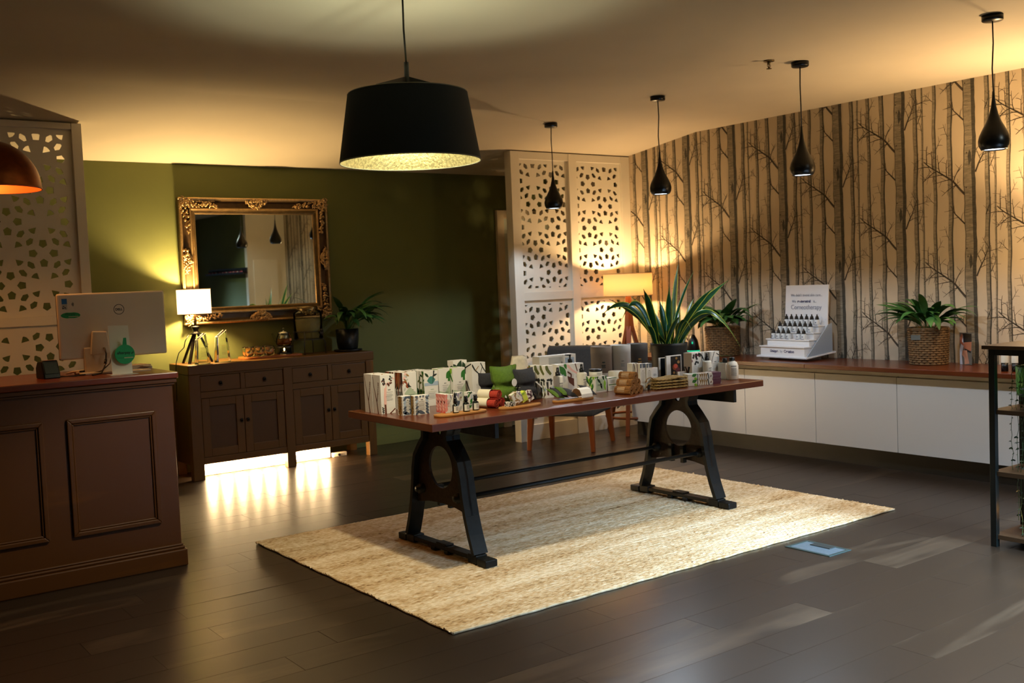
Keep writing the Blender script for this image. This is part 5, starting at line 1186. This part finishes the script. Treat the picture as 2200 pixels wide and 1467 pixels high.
def artW(A):
    A.rect('F', 0, 1, .9, 1, 'green'); A.copy('F', .15, .85, .7, 7, 'lgrey', .085); A.leaf('L', .5, .2, 1.5, .03, .01, 'green')
carton('small_carton', 'lower of two small white cartons beside the green leaf-print carton', 'box', 3.955, 4.43, .062, .05, .038, artW); carton('small_carton', 'upper of two small white cartons beside the green leaf-print carton', 'box', 3.955, 4.43, .062, .05, .038, artW, z=TT+.0385)
# gift tubes
def tube_(label, x, y, r, h, m, ink):
    t = thing('gift_tube', label, 'canister', (x, y, TT)); G().lathe([(0, 0), (r, 0), (r, h*.30), (r*.985, h*.301), (r*.985, h*.306), (r, h*.307), (r, h*.80), (r*1.012, h*.802), (r*1.012, h-.003), (r, h), (r*.97, h), (r*.96, h-.004), (0, h-.004)], 48).obj('card_tube', m, t)
    g = G()
    for z, hh, a0, a1 in ((.57, .008, -128, -113), (.50, .006, -132, -110), (.47, .005, -131, -112), (.44, .005, -130, -110)):
        P = [(cos(radians(a0+(a1-a0)*q/5))*(r+.0006), sin(radians(a0+(a1-a0)*q/5))*(r+.0006)) for q in range(6)]
        for p, q in zip(P, P[1:]): g.add([(p[0], p[1], h*z), (q[0], q[1], h*z), (q[0], q[1], h*z+hh), (p[0], p[1], h*z+hh)], [(0, 1, 2, 3)])
    g.obj('printed_label', ink, t, recalc=False)
tube_('taupe gift tube, left of the three tall tubes', 4.188, 4.76, .066, .234, mat('taupe_card', '#8f8478', .6), C['dark']); tube_('white gift tube in the middle of the three tall tubes', 4.312, 4.72, .064, .236, mat('white_tube_card', '#d5d8d6', .55), C['grey']); tube_('dark grey gift tube beside the snake plant pot', 4.490, 4.755, .066, .232, mat('graphite_card', '#5d5b5a', .6), C['gold'])
t = thing('white_canister', 'squat white canister behind the rolled sisal pads', 'canister', (4.122, 4.56, TT)); G().lathe([(0, 0), (.045, 0), (.046, .092), (.040, .095), (0, .095)], 28).obj('canister', m_mil, t)
# rolled sisal pads: pyramid of six
m_sis = mat('sisal_brown', '#a06c35', .85, noise=.4, nscale=120, bump=.4); rs = .0222
PYR = [(0, 0, 'rolled sisal pad at the front left of the bottom row'), (1, 0, 'rolled sisal pad in the middle of the bottom row'), (2, 0, 'rolled sisal pad at the right of the bottom row'), (.5, 1, 'left rolled sisal pad of the middle row'), (1.5, 1, 'right rolled sisal pad of the middle row'), (1, 2, 'rolled sisal pad on top of the pyramid')]
ax = radians(-78); px_, py_ = cos(ax+pi/2), sin(ax+pi/2)
for a, lv, lb in PYR:
    roll(lb, 3.868+px_*a*rs*2.06, 4.215+py_*a*rs*2.06, TT+lv*rs*1.76, rs*.97, .105, ax, m_sis, 'rolled_sisal_pad', 'scrubber', 'pyramid of rolled sisal pads', inner=.35, band=(.18, .66), ribs=26, roll_a=a)
# tall slim cartons
def artT(A):
    A.rect('F', 0, 1, .84, 1, 'slate'); A.poly('F', [(.25, .84), (.5, .84), (.45, .98), (.3, .98)], 'lgrey'); A.rect('F', 0, .5, 0, .18, 'slate'); A.copy('F', .12, .88, .68, 16, 'lgrey', .026); A.rect('F', .35, .65, .72, .735, 'dark'); A.line('L', [(.3, 0), (.5, .5), (.4, 1)], .004, 'plum')
def artT2(A):
    A.line('F', [(.2, 1), (.5, .7), (.3, .4), (.5, 0)], .003, 'brown'); A.line('F', [(.5, .7), (.9, .85)], .002, 'brown'); [A.leaf('F', .5+.4*RND.random(), RND.uniform(.8, 1), RND.uniform(0, 6), .012, .006, 'brown') for k in range(7)]; A.rect('F', .3, .8, .1, .3, 'plum')
carton('slim_carton', 'slim carton with brown twig print, left of the three slim cartons', 'box', 4.062, 4.345, .046, .045, .155, artT2); carton('slim_carton', 'slim grey and white carton in the middle of the three slim cartons', 'box', 4.070, 4.290, .042, .042, .154, artT); carton('slim_carton', 'slim grey and white carton on the right of the three slim cartons', 'box', 4.1165, 4.285, .042, .042, .152, artT)
carton('white_card_box', 'plain white card box behind the stacked sisal cloths', 'box', 4.470, 4.62, .10, .03, .082, lambda A: A.copy('F', .6, .9, .5, 3, 'grey', .06))
# framed prints
m_dkp = mat('dark_photo', '#15171a', .35)
t = thing('photo_card', 'standing white card with a dark still-life photograph, in front of the snake plant pot', 'card', (4.640, 4.585, TT), .0)
G().box(-.068, .066, -.006, .006, 0, .150).obj('card', m_paperw, t, bevel=.001); p = G().box(-.030, .060, -.0072, -.0062, .016, .144).obj('photograph', m_dkp, t)
g = G()
for (u, z, r, c) in ((.008, .075, .026, 'rust'), (.012, .080, .017, 'coral'), (.030, .055, .020, 'plum'), (.038, .105, .012, 'tan'), (.020, .130, .010, 'gold'), (-.005, .040, .010, 'tan')):
    g.add([(u+r*cos(2*pi*k/14), -.0076-.0002*len(g.f)/3, z+r*.8*sin(2*pi*k/14)) for k in range(14)], [tuple(range(14))], KI[c])
g.obj('printed_fruit', CM, p, recalc=False)
t = thing('photo_card', 'white card with a dark photo, partly hidden left of the still-life card', 'card', (4.600, 4.645, TT), -.12)
G().box(-.03, .03, -.004, .004, 0, .136).obj('card', m_paperw, t, bevel=.001); G().box(-.016, .03, -.0052, -.0042, .014, .132).obj('photograph', m_dkp, t)
carton('name_card', 'small white name card in front of the still-life photo card', 'card', 4.575, 4.44, .100, .012, .060, lambda A: A.rect('F', .25, .75, .5, .56, 'grey'))
# stacked woven cloths
m_sc = mat('seagrass_cloth', '#9c7f4a', .9, noise=.55, nscale=90, bump=.6)
for k in range(4):
    t = thing('sisal_cloth', ('bottom', 'second', 'third', 'top')[k]+' folded sisal cloth in the stack of four', 'cloth', (4.225+RND.uniform(-.004, .004), 4.235+RND.uniform(-.004, .004), TT+.0165*k), -.22, 'stacked sisal cloths')
    g = G(); rr = random.Random(k)
    for r in range(12):
        y = -.055+.01*r
        g.tube([(-.105+.21*q/20, y+.0012*sin(q*1.9+r), .0082+.0016*sin(q*2.4+r*1.3)+(.004*sin(q/20*pi*2+k) if k == 3 else 0)) for q in range(21)], .0066, 6)
    g.obj('woven_cloth', m_sc, t)
    if k in (1, 3): G().tube([(-.10, -.03, .008), (-.125, -.035, .025), (-.145, -.03, .018), (-.15, -.015, -.004), (-.13, .0, .0)], .003, 6).obj('cord_loop', C['tan'], t)
# soaps in sleeves at the right end
def artQ(A):
    for f in 'FT':
        A.leaf(f, .12, .6, .4, .03, .016, 'green'); A.leaf(f, .18, .3, -.4, .02, .012, 'lime'); A.rect(f, .28, .30, 0, 1, 'dark')
        for k in range(4): A.line(f, [(.34+.07*k, 0), (.38+.06*k, .6), (.34+.08*k, 1)], .003, 'tan'); A.leaf(f, .36+.06*k, .4, 1.1, .02, .006, 'gold')
        A.line(f, [(.63, 0), (.60, 1)], .004, 'dark'); A.leaf(f, .68, .2, 1.2, .014, .005, 'brown')
        for k in range(6): A.line(f, [(.76+.04*k, 0), (.78+.04*k, .5), (.75+.045*k, 1)], .006, 'plum')
carton('sleeved_soap_set', 'lower of two long printed soap boxes at the right end of the table', 'box', 4.475, 4.190, .225, .06, .035, artQ, rz=-.28); carton('sleeved_soap_set', 'upper of two long printed soap boxes at the right end of the table', 'box', 4.475, 4.190, .225, .06, .035, artQ, rz=-.28, z=TT+.0355)
def artX(A):
    for k in range(16): A.leaf('F', RND.uniform(0, .6), RND.uniform(.62, .98), RND.uniform(0, 6), .016, .010, RND.choice(['dark', 'plum', 'dark']))
    A.line('F', [(.5, .95), (.75, .9), (.95, .7)], .012, 'dark', .004); labeltext(A, 'F', .05, .45, .55); A.line('F', [(.8, 1), (.78, 0)], .002, 'dark')
    for k in range(8): A.line('L', [(RND.random(), 0), (RND.random(), .5)], .005, RND.choice(['brown', 'dark', 'slate']))
carton('product_carton', 'large carton with black berry print at the right end of the table', 'box', 4.655, 4.420, .115, .07, .173, artX)
carton('product_carton', 'tall white carton with thin twig print beside the berry-print carton', 'box', 4.765, 4.385, .085, .07, .172, lambda A: (A.line('F', [(.1, .5), (.3, .8), (.5, 1)], .003, 'dark'), A.line('F', [(.1, .1), (.1, 1)], .002, 'dark'), A.line('F', [(.7, .93), (1, .85)], .004, 'dark'), labeltext(A, 'F', .2, .9, .62, 'grey')))
pump('cream pump bottle with black head in front of the berry-print carton', 4.690, 4.345, .028, .118, True)
t = thing('lotion_bottle', 'white lotion bottle with black cap at the far right corner of the table', 'bottle', (4.795, 4.235, TT), .0)
G().lathe([(0, 0), (.034, 0), (.037, .006), (.037, .085), (.030, .105), (.018, .114), (.016, .118), (0, .118)], 28).obj('bottle', m_mil, t); G().lathe([(0, .117), (.019, .117), (.019, .138), (0, .139)], 18).obj('cap', m_blk, t)
g = G()
for k in range(9):
    z = .082-.007*k; hh = .005 if k == 0 else .003
    if k == 1: continue
    P = [(cos(radians(a))*.0376, sin(radians(a))*.0376) for a in range(-150, -95, 9)]
    for p, q in zip(P, P[1:]): g.add([(p[0], p[1], z), (q[0], q[1], z), (q[0], q[1], z+hh), (p[0], p[1], z+hh)], [(0, 1, 2, 3)])
g.obj('printed_label', C['grey'], t, recalc=False)
t = thing('clear_lid_carton', 'white carton with a clear top behind the lotion bottle', 'box', (4.820, 4.315, TT), .1)
G().box(-.035, .035, -.03, .03, 0, .10).obj('carton', m_box, t, bevel=.001); G().box(-.035, .035, -.03, .03, .101, .142).obj('clear_top', thin_glass('clear_plastic', (.85, .86, .86)), t); G().cyl((0, 0), .016, .101, .128, 16).obj('inner_cap', m_blk, t)
# ------------------------------------------------------------------ bench along the papered wall
m_glw = mat('gloss_white_laminate', '#c4c1bc', .3); m_carc = mat('white_carcass', '#cfc7b6', .5); m_kick = mat('dark_kickboard', '#14120e', .45)
m_wt = wood('worktop_timber', '#572409', '#a85a20', .3, axis=1, scale=2.4, coat=.35)
XF = 6.235
seams = [6.70, 6.06, 5.384, 4.713, 4.038, 3.362, 2.69, 2.02, 1.35]
CLAB = ['farthest white cupboard unit of the bench, next to the floor lamp', 'second white cupboard unit from the floor lamp', 'third white cupboard unit from the floor lamp', 'fourth white cupboard unit, below the left end of the worktop joint', 'fifth white cupboard unit, below the basket plant', 'sixth white cupboard unit, behind the black shelf unit', 'seventh white cupboard unit, right of the frame edge', 'nearest white cupboard unit, beyond the frame edge']
for k in range(len(seams)-1):
    a, b = seams[k+1], seams[k]
    t = thing('bench_cabinet', CLAB[k], 'cabinet', (6.47, (a+b)/2, 0), group='white bench cupboards'); hw = (b-a)/2
    G().box(XF-6.47+.02, 6.70-6.47, -hw+.001, hw-.001, .128, .688).obj('carcass', m_carc, t)
    G().box(XF-6.47, XF-6.47+.019, -hw+.0015, hw-.0015, .130, .652).obj('door', m_glw, t, bevel=.0015)
tag(G().box(XF+.055, 6.70, 1.36, 6.69, .0, .127).obj('kickboard', m_kick), 'dark recessed kickboard under the white bench cupboards', 'kickboard')
tag(G().box(XF+.006, XF+.02, 1.36, 6.69, .664, .690).obj('finger_rail', m_carc), 'pale finger-pull rail between bench cupboards and worktop', 'rail')
for k, (a, b, lb) in enumerate(((4.752, 6.715, 'far length of walnut worktop on the white bench, left of the joint'), (1.34, 4.750, 'near length of walnut worktop on the white bench, right of the joint'))):
    tag(G().box(XF-.07, XR-.0015, a, b, .690, .722).obj('worktop', m_wt, bevel=.003), lb, 'worktop', 'walnut worktops')
# bottle display stand
m_disp = mat('display_white', '#dfe0e2', .45); m_navy = mat('navy_ink', '#2c3363', .5); m_greyink = mat('grey_ink', '#8d93a3', .5); m_shad = mat('pale_grey_board', '#9aa6b4', .5)
DX, DY = 6.47, 5.10
t = thing('bottle_display_stand', 'white stepped display stand with a printed back board on the worktop', 'display stand', (DX, DY, BZ), radians(-90-7))
# local x to the viewer's right, local -y towards the viewer
def rY(o): return o
G().box(-.19, .19, -.06, .12, 0, .020).obj('plinth', m_disp, t, bevel=.002)
G().prism([(-.125, .018), (.19, .050), (.19, .062), (-.125, .030)], lambda a, b, tt: (tt, a, b), -.265, .275).obj('tray', m_disp, t, bevel=.002)
st_ = []
for k in range(4):
    y0 = -.105+.062*k; z0 = .028+.0075*k; z1 = .100+.052*k
    o = G().box(-.235+.012*k, .235-.010*k, y0, y0+.075 if k < 3 else y0+.07, z0, z1).box(-.243+.012*k, .243-.010*k, y0-.010, y0+.07, z1, z1+.008).obj('step', m_disp, t, bevel=.001); st_.append((y0-.010, z1+.008))
G().prism([(.128, .05), (.140, .05), (.176, .575), (.166, .575)], lambda a, b, tt: (tt, a, b), -.215, .235).obj('back_board', m_disp, t, bevel=.002)
G().prism([(-.115, .03), (.16, .058), (.16, .28), (.12, .27)], lambda a, b, tt: (tt, a, b), .262, .268).obj('side_cheek', m_shad, t)
ang = atan2(.526, .037); RB = (ang, 0, 0)
def bb(z): return .128+(z-.05)*.0715-.003
for s_, sz, z, m, bo in (("We didn't invent skin care...", .0295, .487, m_greyink, 0), ("Corneotherapy", .052, .385, m_greyink, 0)): text(s_, sz, m, t, (.012, bb(z), z), RB, bold=bo)
text('We', .029, m_greyink, t, (-.118, bb(.438), .438), RB); text('re-invented', .030, m_navy, t, (-.012, bb(.438), .438), RB, bold=.0008); text('it...', .029, m_greyink, t, (.105, bb(.438), .438), RB)
yf = -.105-.0006
text('Unique', .030, m_navy, t, (-.085, yf, .060), R90, bold=.0009); text('by', .028, m_greyink, t, (-.008, yf, .060), R90); text('Creation', .030, m_navy, t, (.075, yf, .060), R90, bold=.0009)
g = G()
for k in range(40):
    u, z, r = RND.uniform(-.2, .22), RND.uniform(.2, .36), RND.uniform(.002, .006); y = bb(z)-.0003
    g.add([(u+r*cos(a), y+.0715*r*sin(a), z+r*sin(a)) for a in [2*pi*q/7 for q in range(7)]], [tuple(range(7))])
g.obj('printed_dots', mat('pale_dot_print', '#b9c3d6', .5), t, recalc=False)
b0 = None; Rm = Matrix.Rotation(radians(-97), 4, 'Z')
def serum(lx, ly, lz, lb):
    global b0
    p = Rm @ Vector((lx, ly, lz)); loc = (DX+p.x, DY+p.y, BZ+p.z)
    if b0 is None:
        b0 = thing('serum_bottle', lb, 'bottle', loc, radians(-97), 'serum bottles on the display stand')
        G().lathe([(0, 0), (.0165, 0), (.0175, .003), (.0175, .040), (.012, .046), (0, .046)], 16).obj('bottle', mat('white_serum_bottle', '#cfd3d4', .35), b0)
        G().lathe([(0, .045), (.0165, .045), (.0165, .052), (.0135, .053), (.0125, .066), (.006, .072), (.004, .085), (0, .086)], 14).obj('dropper_cap', m_blk, b0)
        G().box(-.0155, .0155, -.018, -.0168, .001, .004).box(-.004, .004, -.0185, -.0172, .018, .026).obj('printed_mark', m_navy, b0)
        return b0
    return dup(b0, loc, label=lb)
ORD = ['first', 'second', 'third', 'fourth', 'fifth', 'sixth', 'seventh']
for row, (ys, zs) in enumerate(st_[1:]):
    n = (7, 7, 7)[row]; nm = ('lowest', 'middle', 'top')[row]
    for k in range(n):
        if row == 0 and k == 4: continue
        serum(-.165+.054*k+.010*row, ys+.024, zs, f'{ORD[k]} dropper bottle from the left on the {nm} filled step')
# acrylic photo block
t = thing('photo_block', 'small acrylic block with a fitness photograph beside the basket plant', 'photo block', (6.600, 3.735, BZ), radians(-90-12))
G().box(-.054, .054, -.010, .010, 0, .222).obj('acrylic', thin_glass('acrylic', (.95, .96, .95)), t)
m_sk = mat('print_skin', '#a8654a', .4); m_sk2 = mat('print_skin_light', '#c08a6e', .4); m_bkp = mat('print_black_cloth', '#141212', .5); m_gr = mat('print_greys', '#6b655c', .5); m_wp = mat('print_white', '#c9ccd6', .5)
g = G()
def pp(pts, mi, e): g.add([(a, -.0103-e*.0002, b) for a, b in pts], [tuple(range(len(pts)))], mi)
pp([(-.050, .002), (.052, .002), (.052, .220), (-.050, .220)], 3, 0); pp([(-.05, .002), (-.028, .002), (-.034, .07), (-.008, .16), (-.02, .21), (-.05, .10)], 4, 1); pp([(-.018, .150), (.05, .160), (.05, .215), (-.022, .215)], 2, 2)
pp([(-.012, .154), (.05, .160), (.046, .10), (.02, .085), (-.015, .11)], 0, 3); pp([(-.030, .215), (-.046, .19), (-.048, .15), (-.02, .132), (.004, .122), (.0, .136), (-.03, .160), (-.022, .2)], 0, 4)
pp([(-.012, .115), (.045, .095), (.04, .075), (.0, .095)], 2, 5); pp([(-.022, .100), (.012, .100), (.018, .06), (.03, .01), (-.008, .004), (-.012, .05), (-.032, .07)], 1, 6); pp([(.018, .09), (.05, .08), (.05, .004), (.03, .004)], 3, 7)
g.obj('photograph', [m_sk, m_sk2, m_bkp, m_gr, m_wp], t, recalc=False, label='photo of a person in black sportswear, seen from neck to thigh')
# little black device with a green light
t = thing('aroma_diffuser', 'small black cone-shaped device with a green light at the far end of the worktop', 'diffuser', (6.46, 6.14, BZ))
G().lathe([(0, 0), (.060, 0), (.062, .03), (.058, .034), (.056, .040), (.058, .044), (.040, .13), (.016, .175), (0, .18)], 28).obj('body', m_blk, t)
m_gled = mat('green_led', '#0a5a40', .4, emit='#18e0a0', es=.9)
G().lathe([(.0585, .034), (.060, .036), (.060, .041), (.0585, .043)], 28).obj('light_ring', m_gled, t); G().box(-.041, -.036, -.033, -.023, .100, .118).obj('indicator_light', m_gled, t, rot=(0, 0, 0))
# upright white tubes standing on black caps
for k, (x, y) in enumerate(((6.30, 3.315), (6.315, 3.255), (6.305, 3.165), (6.32, 3.095))):
    t = thing('cream_tube', ('first', 'second', 'third', 'fourth')[k]+' white tube from the left standing on its black cap behind the shelf unit', 'tube', (x, y, BZ), group='white tubes on black caps')
    G().lathe([(0, 0), (.0215, 0), (.0215, .055), (0, .055)], 20).obj('cap', m_blk, t)
    g = G(); n = 20; v = []
    for (z, a, b) in ((.055, .0225, .0225), (.08, .0225, .022), (.15, .0225, .010), (.17, .0225, .0015)): v += [(a*cos(2*pi*j/n)*1, b*sin(2*pi*j/n), z) for j in range(n)]
    f = [(i*n+j, i*n+(j+1) % n, (i+1)*n+(j+1) % n, (i+1)*n+j) for i in range(3) for j in range(n)]; g.add(v, f, 0, True).obj('tube', m_mil, t, rz=pi/2)
# ------------------------------------------------------------------ black shelf unit at the right edge
m_frame = mat('black_square_tube', '#0b100e', .35, .3); m_shelf = wood('rustic_shelf', '#3d2a18', '#8a6336', .45, axis=1, scale=3); m_edge = mat('shelf_edge', '#8f6a3a', .5)
SX, SY, SW, SL = 4.845, 2.632, .32, 1.1
t = thing('shelf_unit', 'black metal shelf unit with rustic wooden shelves, cut by the right edge', 'shelving', (SX, SY, 0))
for x in (0, SW-.03):
    for y in (-.03, -SL): G().box(x, x+.03, y, y+.03, 0, .985).obj('post', m_frame, t, bevel=.0015)
for z0, z1 in ((.955, .985),):
    for x in (0, SW-.03): G().box(x+.002, x+.028, -SL+.03, -.03, z0, z1).obj('top_rail', m_frame, t)
    for y in (-.03, -SL): G().box(.03, SW-.03, y+.002, y+.028, z0, z1).obj('top_rail', m_frame, t)
for z in (.038,):
    for y in (-.028, -SL+.002): G().box(.03, SW-.03, y, y+.026, z-.03+.03, z+.012).obj('lower_rail', m_frame, t)
G().box(-.022, SW+.02, -SL-.02, .022, .985, 1.003).obj('shelf_board', m_shelf, t, bevel=.001)
for z in (.684, .377, .060): G().box(.012, SW-.012, -SL+.012, -.004, z-.022, z).obj('shelf_board', m_shelf, t, bevel=.001)
# green pot with trailing plant on the upper shelf
m_gpot = mat('green_glazed_pot', '#3f9a35', .4, noise=.15, nscale=20)
t = thing('trailing_plant', 'string of hearts plant in a green patterned pot on the upper shelf', 'plant', (5.035, 2.475, .6845))
G().lathe([(0, 0), (.062, 0), (.066, .05), (.060, .056), (.098, .062), (.104, .07), (.107, .205), (.103, .208), (.099, .20), (.099, .17), (0, .17)], 48).obj('pot', m_gpot, t)
g = G(); rr = random.Random(4)
for k in range(26):                                        # raised herringbone ribs on the pot
    a0 = radians(150+k*11)
    for q in range(6):
        z0 = .075+.021*q; s = 1 if (k//3+q//2) % 2 else -1; r = .1062
        g.tube([(r*cos(a0+s*.09*u), r*sin(a0+s*.09*u), z0+.016*u) for u in (-.3, 0, .5, 1, 1.3)], .0017, 4)
g.obj('raised_pattern', mat('green_rib_glaze', '#5db548', .4), t)
G().lathe([(0, .172), (.098, .172)], 24).obj('soil', m_soil, t)
m_heart = mat('heart_leaf', '#4a5a44', .45, noise=.5, nscale=60)
STR = [(-.125, .02, -.60), (-.115, .055, -.55), (-.135, -.015, -.40), (-.10, .09, -.30), (-.12, .035, -.62)]
for sx, sy, zb in STR:
    P = [(sx*.4, sy*.5, .175), (sx*.8, sy*.85, .215), (sx, sy, .17)]; z = .17
    while z > zb: z -= .03; P.append((sx+rr.uniform(-.006, .006), sy+rr.uniform(-.006, .006), z))
    o = G().tube(P, .0013, 5).obj('trailing_stem', m_stem, t)
    for k in range(3, len(P)):
        if rr.random() < .88:
            for sd in (-1, 1):
                if rr.random() < .7:
                    p = P[k]; a = rr.uniform(0, 2*pi); s = rr.uniform(.007, .012)*(1 if z else 1); h = [(0, 0), (.7, .35), (1.0, .95), (.55, 1.25), (0, 1.0), (-.55, 1.25), (-1, .95), (-.7, .35)]
                    g = G(); ca, sa = cos(a), sin(a); tl = rr.uniform(.2, .9)
                    g.add([(p[0]+.004*ca+(u*ca-v*.5*sa)*s*1.0, p[1]+.004*sa+(u*sa+v*.5*ca)*s, p[2]-v*s*tl-.001*abs(u)) for u, v in h], [(0, 1, 2, 3, 4), (0, 4, 5, 6, 7)], 0, True)
                    g.obj('heart_leaf', m_heart, o, recalc=False)
# candle in ribbed glass
t = thing('glass_candle', 'lit candle in a ribbed amber glass on the lowest shelf', 'candle', (5.02, 2.455, .0605))
g = G().lathe([(0, 0), (.048, 0), (.050, .004), (.050, .028), (.044, .030), (0, .030)], 32); g.obj('dark_base', m_blk, t)
g = G(); n = 64; v = []
for z in (.030, .105):
    for j in range(n): r = .050+.0014*(j % 2); v.append((r*cos(2*pi*j/n), r*sin(2*pi*j/n), z))
g.add(v, [(j, (j+1) % n, n+(j+1) % n, n+j) for j in range(n)], 0, False); g.obj('ribbed_glass', thin_glass('amber_glass', (.85, .62, .28)), t, recalc=False)
c = G().cyl((0, 0), .040, .031, .055, 24).obj('wax', mat('wax', '#e8cfa0', .5), t); G().lathe([(0, .055), (.005, .064), (.0055, .072), (.003, .084), (0, .094)], 12).obj('flame', MC['flame'], c); G().cyl((0, 0), .0012, .054, .062, 6).obj('wick', m_blk, c)
lamp('candle_glow', 'POINT', (5.02, 2.455, .145), .6, (1, .6, .22), .012)
# nail polish rack on the side wall, seen only in the mirror
t = thing('wall_rack', 'narrow black wall rack of small colour bottles seen in the mirror', 'rack', (6.05, -.48, 1.665))
G().box(-.05, .026, -.92, .92, 0, .012).box(.012, .026, -.92, .92, 0, .10).box(-.05, -.046, -.92, .92, .012, .03).obj('rack_body', m_blk, t)
cols = ['#8a2a3a', '#b05a6a', '#5a2030', '#c98a7a', '#7a3a5a', '#a03030', '#d0b0a0', '#40304a']; pb = {}
for k in range(26):
    c = cols[k % 8]
    if c not in pb:
        o = thing('polish_bottle', f'small colour bottle {0}', 'bottle', (0, 0, 0), group='small bottles on the wall rack'); G().lathe([(0, 0), (.014, 0), (.014, .035), (0, .037)], 10).obj('bottle', mat('polish_'+c[1:], c, .2), o); G().lathe([(0, .036), (.008, .037), (.007, .068), (0, .068)], 8).obj('cap', m_blk, o); pb[c] = o
    else: o = dup(pb[c], (0, 0, 0))
    o.location = (6.03, -1.30+.064*k, 1.6775); o['label'] = 'small bottle of coloured polish on the black wall rack seen in the mirror'
